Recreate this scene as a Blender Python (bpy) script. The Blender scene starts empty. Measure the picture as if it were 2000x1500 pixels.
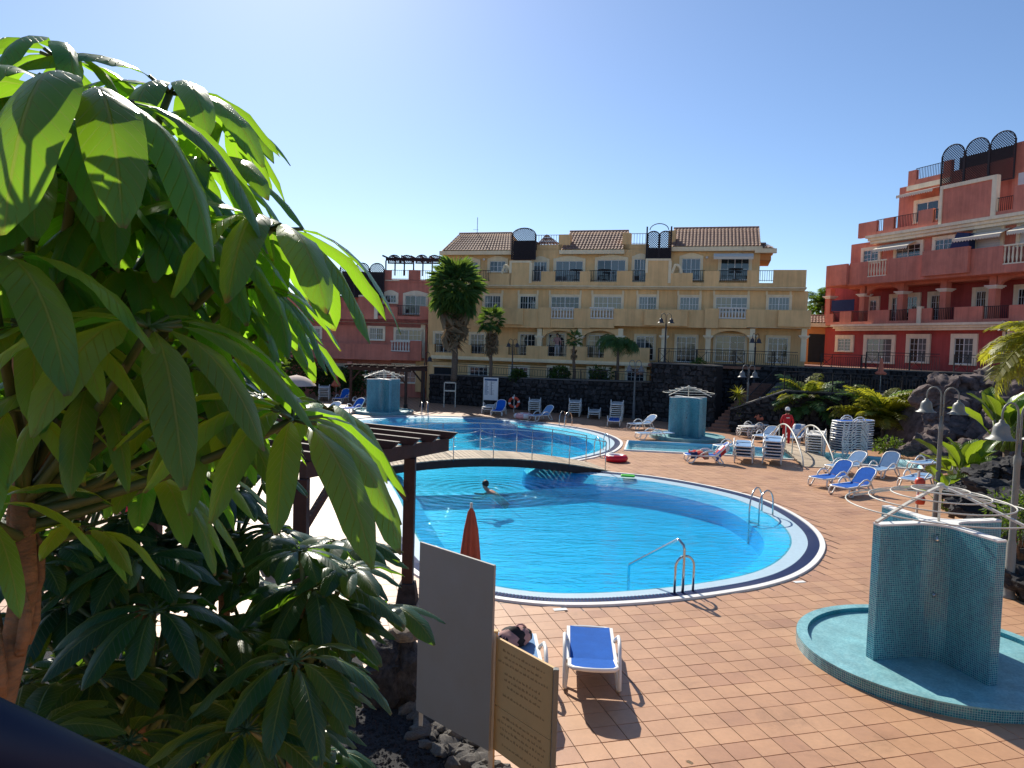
import bpy, bmesh, math, random
from mathutils import Vector, Matrix, Euler, noise
R = math.radians
PI = math.pi
rnd = random.Random(11)
S = bpy.context.scene
C = S.collection

# ------------------------------------------------------------------ camera
CAM_H, FOC, PITCH, ROLL = 4.5, 1450.0, 0.055, 0.030
cd = bpy.data.cameras.new('camera')
cd.sensor_width = 36.0
cd.lens = FOC / 2000.0 * 36.0
cd.clip_start = 0.05
cd.clip_end = 6000
cam = bpy.data.objects.new('camera', cd)
C.objects.link(cam)
cam.location = (0, 0, CAM_H)
cam.rotation_euler = (Matrix.Rotation(PI / 2 - PITCH, 3, 'X') @ Matrix.Rotation(ROLL, 3, 'Z')).to_euler()
S.camera = cam

# ------------------------------------------------------------------ sky, sun, exposure
SUN_AZ, SUN_EL = R(-18.0), R(36.0)          # azimuth from +Y, positive to the right
w = bpy.data.worlds.new('World')
S.world = w
w.use_nodes = True
wn = w.node_tree.nodes
wl = w.node_tree.links
wn.clear()
sky = wn.new('ShaderNodeTexSky')
sky.sky_type = 'NISHITA'
sky.sun_disc = False
sky.sun_elevation = SUN_EL
sky.sun_rotation = SUN_AZ
sky.altitude = 1200
sky.air_density = 1.0
sky.dust_density = 0.9
sky.ozone_density = 5.0
bg = wn.new('ShaderNodeBackground')
bg.inputs['Strength'].default_value = 0.063
wo = wn.new('ShaderNodeOutputWorld')
wl.new(sky.outputs[0], bg.inputs['Color'])
wl.new(bg.outputs[0], wo.inputs['Surface'])
sd = bpy.data.lights.new('sun', 'SUN')
sd.energy = 3.0
sd.angle = R(0.55)
sd.color = (1.0, 0.93, 0.80)
sun = bpy.data.objects.new('sun', sd)
C.objects.link(sun)
SUN_DIR = Vector((math.sin(SUN_AZ) * math.cos(SUN_EL), math.cos(SUN_AZ) * math.cos(SUN_EL), math.sin(SUN_EL)))
sun.rotation_euler = SUN_DIR.to_track_quat('Z', 'Y').to_euler()
S.view_settings.view_transform = 'Standard'
S.view_settings.look = 'None'
S.view_settings.gamma = 1.0
S.view_settings.exposure = 1.15
S.render.engine = 'CYCLES'
S.cycles.max_bounces = 8
S.cycles.diffuse_bounces = 3
S.cycles.glossy_bounces = 3
S.cycles.transmission_bounces = 4
S.cycles.transparent_max_bounces = 16
S.cycles.caustics_reflective = False
S.cycles.caustics_refractive = False
S.cycles.use_denoising = True

# ------------------------------------------------------------------ surveying helpers: sight lines of the photograph met with the ground or a wall
CAMP = Vector((0, 0, CAM_H))
def ray(px, py):
    a, b = (px - 1000) / FOC, (py - 750) / FOC
    x = a * math.cos(ROLL) + b * math.sin(ROLL)
    v = -a * math.sin(ROLL) + b * math.cos(ROLL)
    return Vector((x, math.cos(PITCH) - v * math.sin(PITCH), -math.sin(PITCH) - v * math.cos(PITCH)))
def G(px, py, z=0.0):
    d = ray(px, py)
    return CAMP + d * ((z - CAM_H) / d.z)
def D(px, py, dist):
    d = ray(px, py)
    return CAMP + d * (dist / d.y)

# ------------------------------------------------------------------ mesh helpers
class MB:
    def __init__(s):
        s.v = []; s.f = []; s.m = []; s.uv = None
    def add(s, vs, fs, mi=0):
        o = len(s.v)
        s.v.extend([tuple(v) for v in vs])
        for f in fs:
            s.f.append(tuple(i + o for i in f)); s.m.append(mi)
        return s
    def hexa(s, p, mi=0):
        return s.add(p, [(3, 2, 1, 0), (4, 5, 6, 7), (0, 1, 5, 4), (1, 2, 6, 5), (2, 3, 7, 6), (3, 0, 4, 7)], mi)
    def box(s, x0, y0, z0, x1, y1, z1, mi=0):
        return s.hexa([(x0, y0, z0), (x1, y0, z0), (x1, y1, z0), (x0, y1, z0), (x0, y0, z1), (x1, y0, z1), (x1, y1, z1), (x0, y1, z1)], mi)
    def beam(s, a, b, w_, h_, up=(0, 0, 1), mi=0):
        a = Vector(a); b = Vector(b); d = (b - a).normalized(); up = Vector(up)
        if abs(d.dot(up)) > .98: up = Vector((0, 1, 0))
        r = d.cross(up).normalized(); u = r.cross(d)
        q = [(-.5, -.5), (.5, -.5), (.5, .5), (-.5, .5)]
        return s.hexa([a + r * (i * w_) + u * (j * h_) for i, j in q] + [b + r * (i * w_) + u * (j * h_) for i, j in q], mi)
    def tube(s, pts, r, n=8, closed=False, caps=True, mi=0):
        pts = [Vector(p) for p in pts]; k = len(pts)
        rs = r if isinstance(r, (list, tuple)) else [r] * k
        vs = []; ref = None
        for i, p in enumerate(pts):
            a = pts[(i - 1) % k] if (closed or i) else p
            b = pts[(i + 1) % k] if (closed or i < k - 1) else p
            t = (b - a).normalized() if (b - a).length > 1e-9 else Vector((0, 0, 1))
            if ref is None:
                ref = t.orthogonal().normalized()
            ref = (ref - t * ref.dot(t))
            ref = ref.normalized() if ref.length > 1e-6 else t.orthogonal().normalized()
            bn = t.cross(ref)
            for j in range(n):
                q = 2 * PI * j / n
                vs.append(p + (ref * math.cos(q) + bn * math.sin(q)) * rs[i])
        fs = []
        for i in range(k if closed else k - 1):
            i2 = (i + 1) % k
            for j in range(n):
                j2 = (j + 1) % n
                fs.append((i * n + j, i * n + j2, i2 * n + j2, i2 * n + j))
        if caps and not closed:
            fs.append(tuple(range(n - 1, -1, -1))); fs.append(tuple((k - 1) * n + j for j in range(n)))
        return s.add(vs, fs, mi)
    def lathe(s, prof, n=16, c=(0, 0, 0), mi=0):
        vs = []; fs = []; k = len(prof); c = Vector(c)
        for r_, z in prof:
            for j in range(n):
                q = 2 * PI * j / n
                vs.append(c + Vector((r_ * math.cos(q), r_ * math.sin(q), z)))
        for i in range(k - 1):
            for j in range(n):
                j2 = (j + 1) % n
                fs.append((i * n + j, i * n + j2, (i + 1) * n + j2, (i + 1) * n + j))
        fs.append(tuple(range(n - 1, -1, -1))); fs.append(tuple((k - 1) * n + j for j in range(n)))
        return s.add(vs, fs, mi)
    def prism(s, poly, z0, z1, mi=0):
        n = len(poly)
        vs = [(p[0], p[1], z0) for p in poly] + [(p[0], p[1], z1) for p in poly]
        return s.add(vs, [tuple(range(n - 1, -1, -1)), tuple(range(n, 2 * n))] + [(i, (i + 1) % n, n + (i + 1) % n, n + i) for i in range(n)], mi)
    def tf(s, M, start=0):
        s.v[start:] = [tuple(M @ Vector(v)) for v in s.v[start:]]
        return s
    def mesh(s, name, mats, smooth=False, angle=None):
        me = bpy.data.meshes.new(name)
        me.from_pydata(s.v, [], s.f)
        for m in (mats if isinstance(mats, (list, tuple)) else [mats]): me.materials.append(m)
        if any(s.m): me.polygons.foreach_set('material_index', s.m)
        if s.uv:
            l = me.uv_layers.new(name='UVMap')
            for i, lp in enumerate(me.loops): l.data[i].uv = s.uv[lp.vertex_index]
        if smooth: me.polygons.foreach_set('use_smooth', [True] * len(me.polygons))
        me.update()
        if smooth and angle is not None: me.set_sharp_from_angle(angle=R(angle))
        return me
    def build(s, name, mats, parent=None, smooth=False, angle=None, bevel=0):
        return link(name, s.mesh(name, mats, smooth, angle), parent, bevel)

def link(name, me, parent=None, bevel=0):
    o = bpy.data.objects.new(name, me); C.objects.link(o)
    if parent is not None: o.parent = parent
    if bevel:
        b = o.modifiers.new('bevel', 'BEVEL'); b.width = bevel; b.segments = 2; b.limit_method = 'ANGLE'; b.angle_limit = R(40)
    return o
def tag(o, label=None, cat=None, group=None, kind=None):
    if label: o['label'] = label
    if cat: o['category'] = cat
    if group: o['group'] = group
    if kind: o['kind'] = kind
    return o
def thing(name, label, cat, loc=(0, 0, 0), rz=0.0, group=None):
    o = bpy.data.objects.new(name, None); C.objects.link(o)
    o.location = loc; o.rotation_euler = (0, 0, rz); o.empty_display_size = .2
    return tag(o, label, cat, group)
def copy_tree(o, parent=None):
    c = o.copy(); C.objects.link(c); c.parent = parent
    for ch in o.children: copy_tree(ch, c)
    return c

# ------------------------------------------------------------------ materials
def _new(name):
    m = bpy.data.materials.new(name); m.use_nodes = True
    nt = m.node_tree; nt.nodes.clear()
    out = nt.nodes.new('ShaderNodeOutputMaterial')
    return m, nt, out
def nd(nt, typ, **kw):
    n = nt.nodes.new(typ)
    for k, v in kw.items():
        if k in n.inputs.keys(): n.inputs[k].default_value = v
        else: setattr(n, k, v)
    return n
def mat(name, col, rough=.6, var=.12, scale=6.0, bump=0.0, bscale=None, metal=0.0, spec=.4, coord='Object', hue=None, stretch=None, island=0.0, objvar=0.0, streak=0.0):
    m, nt, out = _new(name)
    L = nt.links.new
    b = nd(nt, 'ShaderNodeBsdfPrincipled', Roughness=rough, Metallic=metal)
    b.inputs['Specular IOR Level'].default_value = spec
    tc = nd(nt, 'ShaderNodeTexCoord')
    src = tc.outputs[coord]
    if stretch:
        mp = nd(nt, 'ShaderNodeMapping'); mp.inputs['Scale'].default_value = stretch
        L(src, mp.inputs[0]); src = mp.outputs[0]
    n1 = nd(nt, 'ShaderNodeTexNoise', Scale=scale, Detail=6.0, Roughness=.6)
    L(src, n1.inputs['Vector'])
    rp = nd(nt, 'ShaderNodeValToRGB')
    c2 = hue or col
    rp.color_ramp.elements[0].position = .28; rp.color_ramp.elements[1].position = .75
    rp.color_ramp.elements[0].color = [max(0, c * (1 - var)) for c in col] + [1]
    rp.color_ramp.elements[1].color = [min(1, c * (1 + var)) for c in c2] + [1]
    L(n1.outputs['Fac'], rp.inputs[0])
    colout = rp.outputs[0]
    if island or objvar:
        hs = nd(nt, 'ShaderNodeHueSaturation')
        if island:
            gi = nd(nt, 'ShaderNodeNewGeometry'); rv = gi.outputs['Random Per Island']; am = island
        else:
            gi = nd(nt, 'ShaderNodeObjectInfo'); rv = gi.outputs['Random']; am = objvar
        mr = nd(nt, 'ShaderNodeMapRange'); mr.inputs['To Min'].default_value = 1 - am; mr.inputs['To Max'].default_value = 1 + am
        L(rv, mr.inputs[0]); L(mr.outputs[0], hs.inputs['Value']); L(colout, hs.inputs['Color']); colout = hs.outputs[0]
    if streak:                                                # rain streaks and patchy weathering
        ge = nd(nt, 'ShaderNodeNewGeometry'); m1 = nd(nt, 'ShaderNodeMapping'); m1.inputs['Scale'].default_value = (2.2, 2.2, .16); L(ge.outputs['Position'], m1.inputs[0])
        s1 = nd(nt, 'ShaderNodeTexNoise', Scale=1.6, Detail=6.0, Roughness=.7); L(m1.outputs[0], s1.inputs['Vector'])
        s2 = nd(nt, 'ShaderNodeTexNoise', Scale=.35, Detail=5.0, Roughness=.6); L(ge.outputs['Position'], s2.inputs['Vector'])
        sa = nd(nt, 'ShaderNodeMath', operation='ADD'); L(s1.outputs['Fac'], sa.inputs[0]); L(s2.outputs['Fac'], sa.inputs[1])
        sr = nd(nt, 'ShaderNodeMapRange'); sr.inputs['From Min'].default_value = .72; sr.inputs['From Max'].default_value = 1.15; sr.inputs['To Min'].default_value = 1 - streak; sr.inputs['To Max'].default_value = 1 + streak * .35; L(sa.outputs[0], sr.inputs[0])
        h2 = nd(nt, 'ShaderNodeHueSaturation'); L(colout, h2.inputs['Color']); L(sr.outputs[0], h2.inputs['Value']); colout = h2.outputs[0]
    L(colout, b.inputs['Base Color'])
    if bump:
        n2 = nd(nt, 'ShaderNodeTexNoise', Scale=bscale or scale * 4, Detail=5.0)
        L(src, n2.inputs['Vector'])
        bp = nd(nt, 'ShaderNodeBump', Strength=bump, Distance=.02)
        L(n2.outputs['Fac'], bp.inputs['Height']); L(bp.outputs[0], b.inputs['Normal'])
    L(b.outputs[0], out.inputs[0])
    return m
def mosaic(name, c1, c2, grout, size, rough=.18):
    """small glass mosaic; coordinates in metres along the UV map"""
    m, nt, out = _new(name); L = nt.links.new
    b = nd(nt, 'ShaderNodeBsdfPrincipled', Roughness=rough)
    uv = nd(nt, 'ShaderNodeUVMap', uv_map='UVMap')
    br = nd(nt, 'ShaderNodeTexBrick', Scale=1.0 / size)
    br.offset = 0.0; br.squash = 1.0
    br.inputs['Brick Width'].default_value = 1.0; br.inputs['Row Height'].default_value = 1.0
    br.inputs['Mortar Size'].default_value = .07; br.inputs['Bias'].default_value = 0.0
    br.inputs['Color1'].default_value = (*c1, 1); br.inputs['Color2'].default_value = (*c2, 1); br.inputs['Mortar'].default_value = (*grout, 1)
    L(uv.outputs[0], br.inputs['Vector'])
    tc = nd(nt, 'ShaderNodeTexCoord'); mp = nd(nt, 'ShaderNodeMapping'); mp.inputs['Scale'].default_value = (1.5, 1.5, .5); L(tc.outputs['Object'], mp.inputs[0])
    nz = nd(nt, 'ShaderNodeTexNoise', Scale=1.8, Detail=7.0, Roughness=.65); L(mp.outputs[0], nz.inputs['Vector'])
    mr = nd(nt, 'ShaderNodeMapRange'); mr.inputs['From Min'].default_value = .3; mr.inputs['From Max'].default_value = .7; mr.inputs['To Min'].default_value = .72; mr.inputs['To Max'].default_value = 1.2; L(nz.outputs['Fac'], mr.inputs[0])
    hv = nd(nt, 'ShaderNodeHueSaturation'); L(br.outputs['Color'], hv.inputs['Color']); L(mr.outputs[0], hv.inputs['Value']); L(hv.outputs[0], b.inputs['Base Color'])
    bp = nd(nt, 'ShaderNodeBump', Strength=.4, Distance=.003, invert=True)
    L(br.outputs['Fac'], bp.inputs['Height']); L(bp.outputs[0], b.inputs['Normal'])
    L(b.outputs[0], out.inputs[0])
    return m
def leafmat(name, diff, trans, tw=.5, rough=.35, veins=True, spec=.35):
    """diffuse top, light shining through, waxy gloss; midrib and side veins along the UV map"""
    m, nt, out = _new(name); L = nt.links.new
    geo = nd(nt, 'ShaderNodeNewGeometry')
    oi = nd(nt, 'ShaderNodeObjectInfo')
    ad = nd(nt, 'ShaderNodeMath', operation='ADD'); L(geo.outputs['Random Per Island'], ad.inputs[0]); L(oi.outputs['Random'], ad.inputs[1])
    fr = nd(nt, 'ShaderNodeMath', operation='FRACT'); L(ad.outputs[0], fr.inputs[0])
    tcn = nd(nt, 'ShaderNodeTexCoord'); nz = nd(nt, 'ShaderNodeTexNoise', Scale=9.0, Detail=3.0); L(tcn.outputs['Object'], nz.inputs['Vector'])
    mixv = nd(nt, 'ShaderNodeMath', operation='MULTIPLY_ADD'); L(nz.outputs['Fac'], mixv.inputs[0]); mixv.inputs[1].default_value = .5; L(fr.outputs[0], mixv.inputs[2])
    mr = nd(nt, 'ShaderNodeMapRange'); mr.inputs['From Max'].default_value = 1.5; mr.inputs['To Min'].default_value = .68; mr.inputs['To Max'].default_value = 1.32
    L(mixv.outputs[0], mr.inputs[0])
    def tint(col):
        h = nd(nt, 'ShaderNodeHueSaturation'); h.inputs['Color'].default_value = (*col, 1); L(mr.outputs[0], h.inputs['Value']); return h.outputs[0]
    cd_, ct_ = tint(diff), tint(trans)
    nrm = None
    if veins:
        uv = nd(nt, 'ShaderNodeUVMap', uv_map='UVMap'); sp = nd(nt, 'ShaderNodeSeparateXYZ'); L(uv.outputs[0], sp.inputs[0])
        au = nd(nt, 'ShaderNodeMath', operation='ABSOLUTE'); L(sp.outputs[0], au.inputs[0])           # u in -1..1
        rib = nd(nt, 'ShaderNodeMapRange'); rib.inputs['From Min'].default_value = .03; rib.inputs['From Max'].default_value = .075; rib.inputs['To Min'].default_value = 1; rib.inputs['To Max'].default_value = 0
        L(au.outputs[0], rib.inputs[0])
        sv = nd(nt, 'ShaderNodeMath', operation='MULTIPLY_ADD'); L(au.outputs[0], sv.inputs[0]); sv.inputs[1].default_value = -.16; L(sp.outputs[1], sv.inputs[2])
        fq = nd(nt, 'ShaderNodeMath', operation='MULTIPLY'); L(sv.outputs[0], fq.inputs[0]); fq.inputs[1].default_value = 13.0
        fc = nd(nt, 'ShaderNodeMath', operation='PINGPONG'); L(fq.outputs[0], fc.inputs[0]); fc.inputs[1].default_value = .5
        vn = nd(nt, 'ShaderNodeMapRange'); vn.inputs['From Min'].default_value = .0; vn.inputs['From Max'].default_value = .09; vn.inputs['To Min'].default_value = .45; vn.inputs['To Max'].default_value = 0
        L(fc.outputs[0], vn.inputs[0])
        mx = nd(nt, 'ShaderNodeMath', operation='MAXIMUM'); L(rib.outputs[0], mx.inputs[0]); L(vn.outputs[0], mx.inputs[1])
        def veincol(c, vc, k):
            a = nd(nt, 'ShaderNodeMix', data_type='RGBA'); mm = nd(nt, 'ShaderNodeMath', operation='MULTIPLY'); L(mx.outputs[0], mm.inputs[0]); mm.inputs[1].default_value = k
            L(mm.outputs[0], a.inputs['Factor']); L(c, a.inputs['A']); a.inputs['B'].default_value = (*vc, 1); return a.outputs['Result']
        cd_ = veincol(cd_, (.16, .22, .06), .75); ct_ = veincol(ct_, (.52, .58, .10), .55)
        nb_ = nd(nt, 'ShaderNodeTexNoise', Scale=34.0, Detail=4.0, Roughness=.7); L(tcn.outputs['Object'], nb_.inputs['Vector'])      # dry tips, spots and scuffs
        tp = nd(nt, 'ShaderNodeMath', operation='MULTIPLY_ADD'); L(nb_.outputs['Fac'], tp.inputs[0]); tp.inputs[1].default_value = .22; L(sp.outputs[1], tp.inputs[2])
        tm_ = nd(nt, 'ShaderNodeMapRange'); tm_.inputs['From Min'].default_value = 1.075; tm_.inputs['From Max'].default_value = 1.12; L(tp.outputs[0], tm_.inputs[0])
        sm_ = nd(nt, 'ShaderNodeMapRange'); sm_.inputs['From Min'].default_value = .70; sm_.inputs['From Max'].default_value = .78; sm_.inputs['To Max'].default_value = .7; L(nb_.outputs['Fac'], sm_.inputs[0])
        bl = nd(nt, 'ShaderNodeMath', operation='MAXIMUM'); L(tm_.outputs[0], bl.inputs[0]); L(sm_.outputs[0], bl.inputs[1])
        def dry(c, vc):
            a = nd(nt, 'ShaderNodeMix', data_type='RGBA'); L(bl.outputs[0], a.inputs['Factor']); L(c, a.inputs['A']); a.inputs['B'].default_value = (*vc, 1); return a.outputs['Result']
        cd_ = dry(cd_, (.15, .11, .035)); ct_ = dry(ct_, (.34, .24, .04))
        bp = nd(nt, 'ShaderNodeBump', Strength=.8, Distance=.010, invert=True); L(mx.outputs[0], bp.inputs['Height']); nrm = bp.outputs[0]
    pb = nd(nt, 'ShaderNodeBsdfPrincipled', Roughness=rough); pb.inputs['Specular IOR Level'].default_value = spec
    tr = nd(nt, 'ShaderNodeBsdfTranslucent'); ms = nd(nt, 'ShaderNodeMixShader', Fac=tw)
    L(cd_, pb.inputs['Base Color']); L(ct_, tr.inputs['Color'])
    if nrm: L(nrm, pb.inputs['Normal'])
    L(pb.outputs[0], ms.inputs[1]); L(tr.outputs[0], ms.inputs[2]); L(ms.outputs[0], out.inputs[0])
    return m
def glassmat(name, col=(.04, .06, .07), rough=.04):
    m, nt, out = _new(name); L = nt.links.new
    b = nd(nt, 'ShaderNodeBsdfPrincipled', Roughness=rough); b.inputs['Base Color'].default_value = (*col, 1); b.inputs['Specular IOR Level'].default_value = .9
    tc = nd(nt, 'ShaderNodeTexCoord'); n = nd(nt, 'ShaderNodeTexNoise', Scale=1.3, Detail=2.0); L(tc.outputs['Object'], n.inputs[0])
    bp = nd(nt, 'ShaderNodeBump', Strength=.15, Distance=.02); L(n.outputs['Fac'], bp.inputs['Height']); L(bp.outputs[0], b.inputs['Normal'])
    L(b.outputs[0], out.inputs[0]); return m

M = {}
M['yellow'] = mat('ochre_stucco', (.80, .52, .245), .85, .07, 1.2, .25, 60, streak=.22)
M['yellow_pale'] = mat('pale_ochre_trim', (.84, .70, .47), .8, .06, 2, .1, 60, streak=.16)
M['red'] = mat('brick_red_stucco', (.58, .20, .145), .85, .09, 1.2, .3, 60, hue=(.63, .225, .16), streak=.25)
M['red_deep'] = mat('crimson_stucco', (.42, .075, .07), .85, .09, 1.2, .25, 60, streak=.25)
M['cream'] = mat('cream_trim', (.86, .75, .56), .75, .07, 3, .1, 60, streak=.18)
M['white_stone'] = mat('white_cast_stone', (.74, .70, .64), .7, .08, 4, .1, 60)
M['orange'] = mat('orange_stucco', (.60, .26, .09), .85, .08, 1.2, .2, 60)
M['rooftile'] = mat('brown_clay_roof_tile', (.22, .11, .075), .8, .35, 5, .2, 40, hue=(.34, .20, .14))
M['window_white'] = mat('white_window_frame', (.74, .74, .72), .4, .03, 4)
M['glass'] = glassmat('window_glass', (.018, .028, .035))
M['curtain'] = mat('pale_curtain', (.42, .42, .36), .9, .25, 7, stretch=(6, 6, .15))
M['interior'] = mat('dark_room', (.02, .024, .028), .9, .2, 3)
M['dark_wood'] = mat('dark_trellis_wood', (.022, .018, .024), .75, .25, 6)
M['black_metal'] = mat('black_railing_metal', (.016, .016, .02), .5, .15, 8, metal=.3)
M['awning'] = mat('cream_awning_cloth', (.66, .60, .50), .85, .06, 5)
M['shutter'] = mat('white_roller_shutter', (.62, .63, .63), .6, .05, 6, stretch=(1, 1, 14))
M['lava'] = mat('dark_lava_stone', (.016, .017, .022), .95, .5, 7, .9, 22, hue=(.040, .038, .040), island=.5)
M['lava_joint'] = mat('lava_wall_joint', (.008, .008, .01), .95, .3, 9, .3)
M['rock'] = mat('red_brown_rock', (.060, .042, .040), .92, .5, 3, 1.0, 14, hue=(.13, .095, .088))
M['cap'] = mat('wall_capping', (.10, .095, .09), .85, .2, 4, .3)
M['gravel'] = mat('black_lava_gravel', (.012, .012, .014), .92, .6, 40, .9, 90, hue=(.04, .038, .04))
M['earth'] = mat('dark_planting_earth', (.022, .017, .013), .95, .4, 8, .5)
M['step'] = mat('terracotta_step', (.26, .12, .08), .8, .2, 5, .2)
M['resin'] = mat('white_resin', (.76, .74, .70), .42, .04, 6, objvar=.05)
M['sling'] = mat('blue_mesh_sling', (.012, .11, .46), .85, .12, 5, .25, 700, spec=.15, objvar=.15)
M['sling_pale'] = mat('faded_blue_sling', (.17, .30, .50), .85, .1, 5, .25, 700, spec=.15, objvar=.15)
M['steel'] = mat('stainless_steel', (.55, .56, .55), .22, .06, 6, metal=1.0)
M['white_pipe'] = mat('white_painted_pipe', (.58, .55, .48), .45, .10, 9)
M['lamp_grey'] = mat('grey_lamp_paint', (.16, .165, .17), .5, .12, 6)
M['lamp_pale'] = mat('pale_lamp_paint', (.20, .20, .18), .45, .12, 6)
M['lamp_black'] = mat('dark_lamp_paint', (.035, .035, .045), .5, .12, 6)
M['coping'] = mat('white_pool_coping', (.78, .77, .74), .55, .05, 5, .08)
M['slope'] = mat('pale_pool_beach', (.40, .54, .64), .45, .08, 9, .05)
M['grate'] = mat('navy_overflow_grate', (.012, .03, .11), .45, .2, 12)
M['basin'] = mat('pool_basin_tile', (.012, .56, 1.0), .5, .08, .6)
M['shallow'] = mat('pale_basin_tile', (.30, .72, .86), .5, .08, .8)
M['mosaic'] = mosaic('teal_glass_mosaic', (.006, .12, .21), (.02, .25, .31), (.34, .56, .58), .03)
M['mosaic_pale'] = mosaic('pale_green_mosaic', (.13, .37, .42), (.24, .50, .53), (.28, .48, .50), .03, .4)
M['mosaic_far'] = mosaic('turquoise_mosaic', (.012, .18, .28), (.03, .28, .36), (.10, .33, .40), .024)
M['pink_cloth'] = mat('salmon_parasol_cloth', (.58, .17, .10), .85, .10, 7, objvar=.08)
M['rust_cloth'] = mat('rust_parasol_cloth', (.40, .085, .045), .85, .12, 7)
M['beige_cloth'] = mat('beige_parasol_cloth', (.55, .43, .36), .85, .06, 7)
M['plank'] = mat('weathered_deck_plank', (.50, .40, .29), .8, .3, 3, .3, 25, stretch=(1, 8, 1), objvar=.18)
M['pergola'] = mat('dark_brown_timber', (.040, .016, .012), .65, .35, 4, .3, 20, stretch=(1, 1, 1))
M['board_back'] = mat('grey_board_back', (.33, .305, .27), .6, .08, 2.2, hue=(.30, .29, .28))
M['board_tan'] = mat('tan_notice_board', (.66, .43, .20), .7, .06, 3)
M['board_white'] = mat('white_notice_board', (.72, .72, .72), .6, .03, 3)
M['ink'] = mat('faded_brown_ink', (.36, .23, .11), .8, .1, 4)
M['ink_blue'] = mat('dark_blue_ink', (.05, .10, .20), .8, .1, 4)
M['rail_blue'] = mat('navy_terrace_rail', (.006, .014, .04), .6, .1, 8)
M['rubber_red'] = mat('red_inflatable_vinyl', (.62, .012, .035), .28, .05, 4)
M['vinyl_white'] = mat('white_vinyl', (.78, .74, .72), .3, .05, 4)
M['vinyl_pink'] = mat('pale_pink_vinyl', (.74, .36, .36), .3, .1, 4)
M['vinyl_green'] = mat('green_float_foam', (.10, .62, .05), .4, .08, 4)
M['orange_plastic'] = mat('orange_buoy_plastic', (.62, .07, .03), .4, .06, 4)
M['black_cloth'] = mat('black_cloth', (.014, .013, .016), .85, .2, 8)
M['pink_bag'] = mat('dusty_pink_cloth', (.42, .23, .21), .8, .15, 8)
M['navy_cloth'] = mat('navy_cloth', (.015, .03, .10), .85, .2, 8)
M['white_cloth'] = mat('white_cloth', (.72, .70, .68), .85, .06, 8)
M['red_cloth'] = mat('red_tracksuit_cloth', (.42, .012, .020), .8, .15, 8)
M['towel_red'] = mat('red_towel', (.46, .03, .03), .9, .15, 8)
M['towel_blue'] = mat('blue_towel', (.02, .08, .34), .9, .15, 8)
M['skin'] = mat('skin', (.42, .22, .14), .55, .1, 8)
M['hair'] = mat('dark_hair', (.018, .011, .008), .6, .3, 20)
M['palm_trunk'] = mat('palm_trunk_bark', (.13, .095, .07), .92, .4, 9, .8, 14, stretch=(1, 1, 4))
M['bark'] = mat('tan_bark', (.22, .115, .06), .85, .4, 9, .7, 26, stretch=(1, 1, 2.2))
M['petiole'] = mat('green_petiole', (.075, .095, .03), .5, .25, 10)
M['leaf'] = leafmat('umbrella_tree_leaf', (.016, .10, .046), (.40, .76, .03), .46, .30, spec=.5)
M['leaf_dark'] = leafmat('shade_darkened_leaf', (.007, .048, .024), (.22, .46, .02), .28, .34, spec=.4)  # umbrella leaf darkened, shade over the lower planting put into its colour
M['leaf_small'] = leafmat('bush_leaf', (.025, .065, .020), (.16, .26, .02), .40, .45, veins=False)
M['frond'] = leafmat('palm_frond', (.05, .13, .045), (.22, .34, .04), .40, .5, veins=False)
M['frond_yellow'] = leafmat('yellowing_palm_frond', (.19, .20, .03), (.46, .46, .03), .48, .5, veins=False)
M['frond_dry'] = leafmat('dry_palm_frond', (.32, .24, .15), (.26, .18, .10), .25, .8, veins=False)
M['banana'] = leafmat('paddle_leaf', (.050, .13, .022), (.30, .42, .02), .45, .3)
# ================================================================== ground, deck and pools
TH, TS = 0.272, 0.33                     # direction and size of the deck tiles
def catmull(pts, sub=8):
    out = []; n = len(pts)
    for i in range(n):
        p0, p1, p2, p3 = (pts[(i + k - 1) % n] for k in range(4))
        for s_ in range(sub):
            t = s_ / sub
            out.append(0.5 * ((2 * p1) + (p2 - p0) * t + (2 * p0 - 5 * p1 + 4 * p2 - p3) * t * t + (3 * p1 - p0 - 3 * p2 + p3) * t ** 3))
    return out
def area2(p):
    return sum(p[i].x * p[(i + 1) % len(p)].y - p[(i + 1) % len(p)].x * p[i].y for i in range(len(p)))
def inset(p, d):
    n = len(p); out = []
    for i in range(n):
        t = (p[(i + 1) % n] - p[i - 1]); t.z = 0; t.normalize()
        out.append(p[i] + Vector((-t.y, t.x, 0)) * d)        # counter-clockwise ring: left is inside
    return out
def inside(q, p):
    c = False; n = len(p); j = n - 1
    for i in range(n):
        if (p[i].y > q[1]) != (p[j].y > q[1]) and q[0] < (p[j].x - p[i].x) * (q[1] - p[i].y) / (p[j].y - p[i].y) + p[i].x: c = not c
        j = i
    return c
def fill(loops, z, name, m, parent=None):
    bm = bmesh.new(); es = []
    for lp in loops:
        vs = [bm.verts.new((p[0], p[1], z)) for p in lp]
        es += [bm.edges.new((vs[i], vs[(i + 1) % len(vs)])) for i in range(len(vs))]
    bmesh.ops.triangle_fill(bm, use_beauty=True, use_dissolve=False, edges=es)
    bm.normal_update()
    for f in bm.faces:
        if f.normal.z < 0: f.normal_flip()
    me = bpy.data.meshes.new(name); bm.to_mesh(me); bm.free(); me.materials.append(m)
    return link(name, me, parent)
def ring(a, b, za, zb, name, m, parent, uvs=False):
    mb = MB(); n = len(a)
    vs = [(p.x, p.y, za) for p in a] + [(p.x, p.y, zb) for p in b]
    mb.add(vs, [(i, (i + 1) % n, n + (i + 1) % n, n + i) for i in range(n)])
    return mb.build(name, m, parent, smooth=True)

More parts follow.
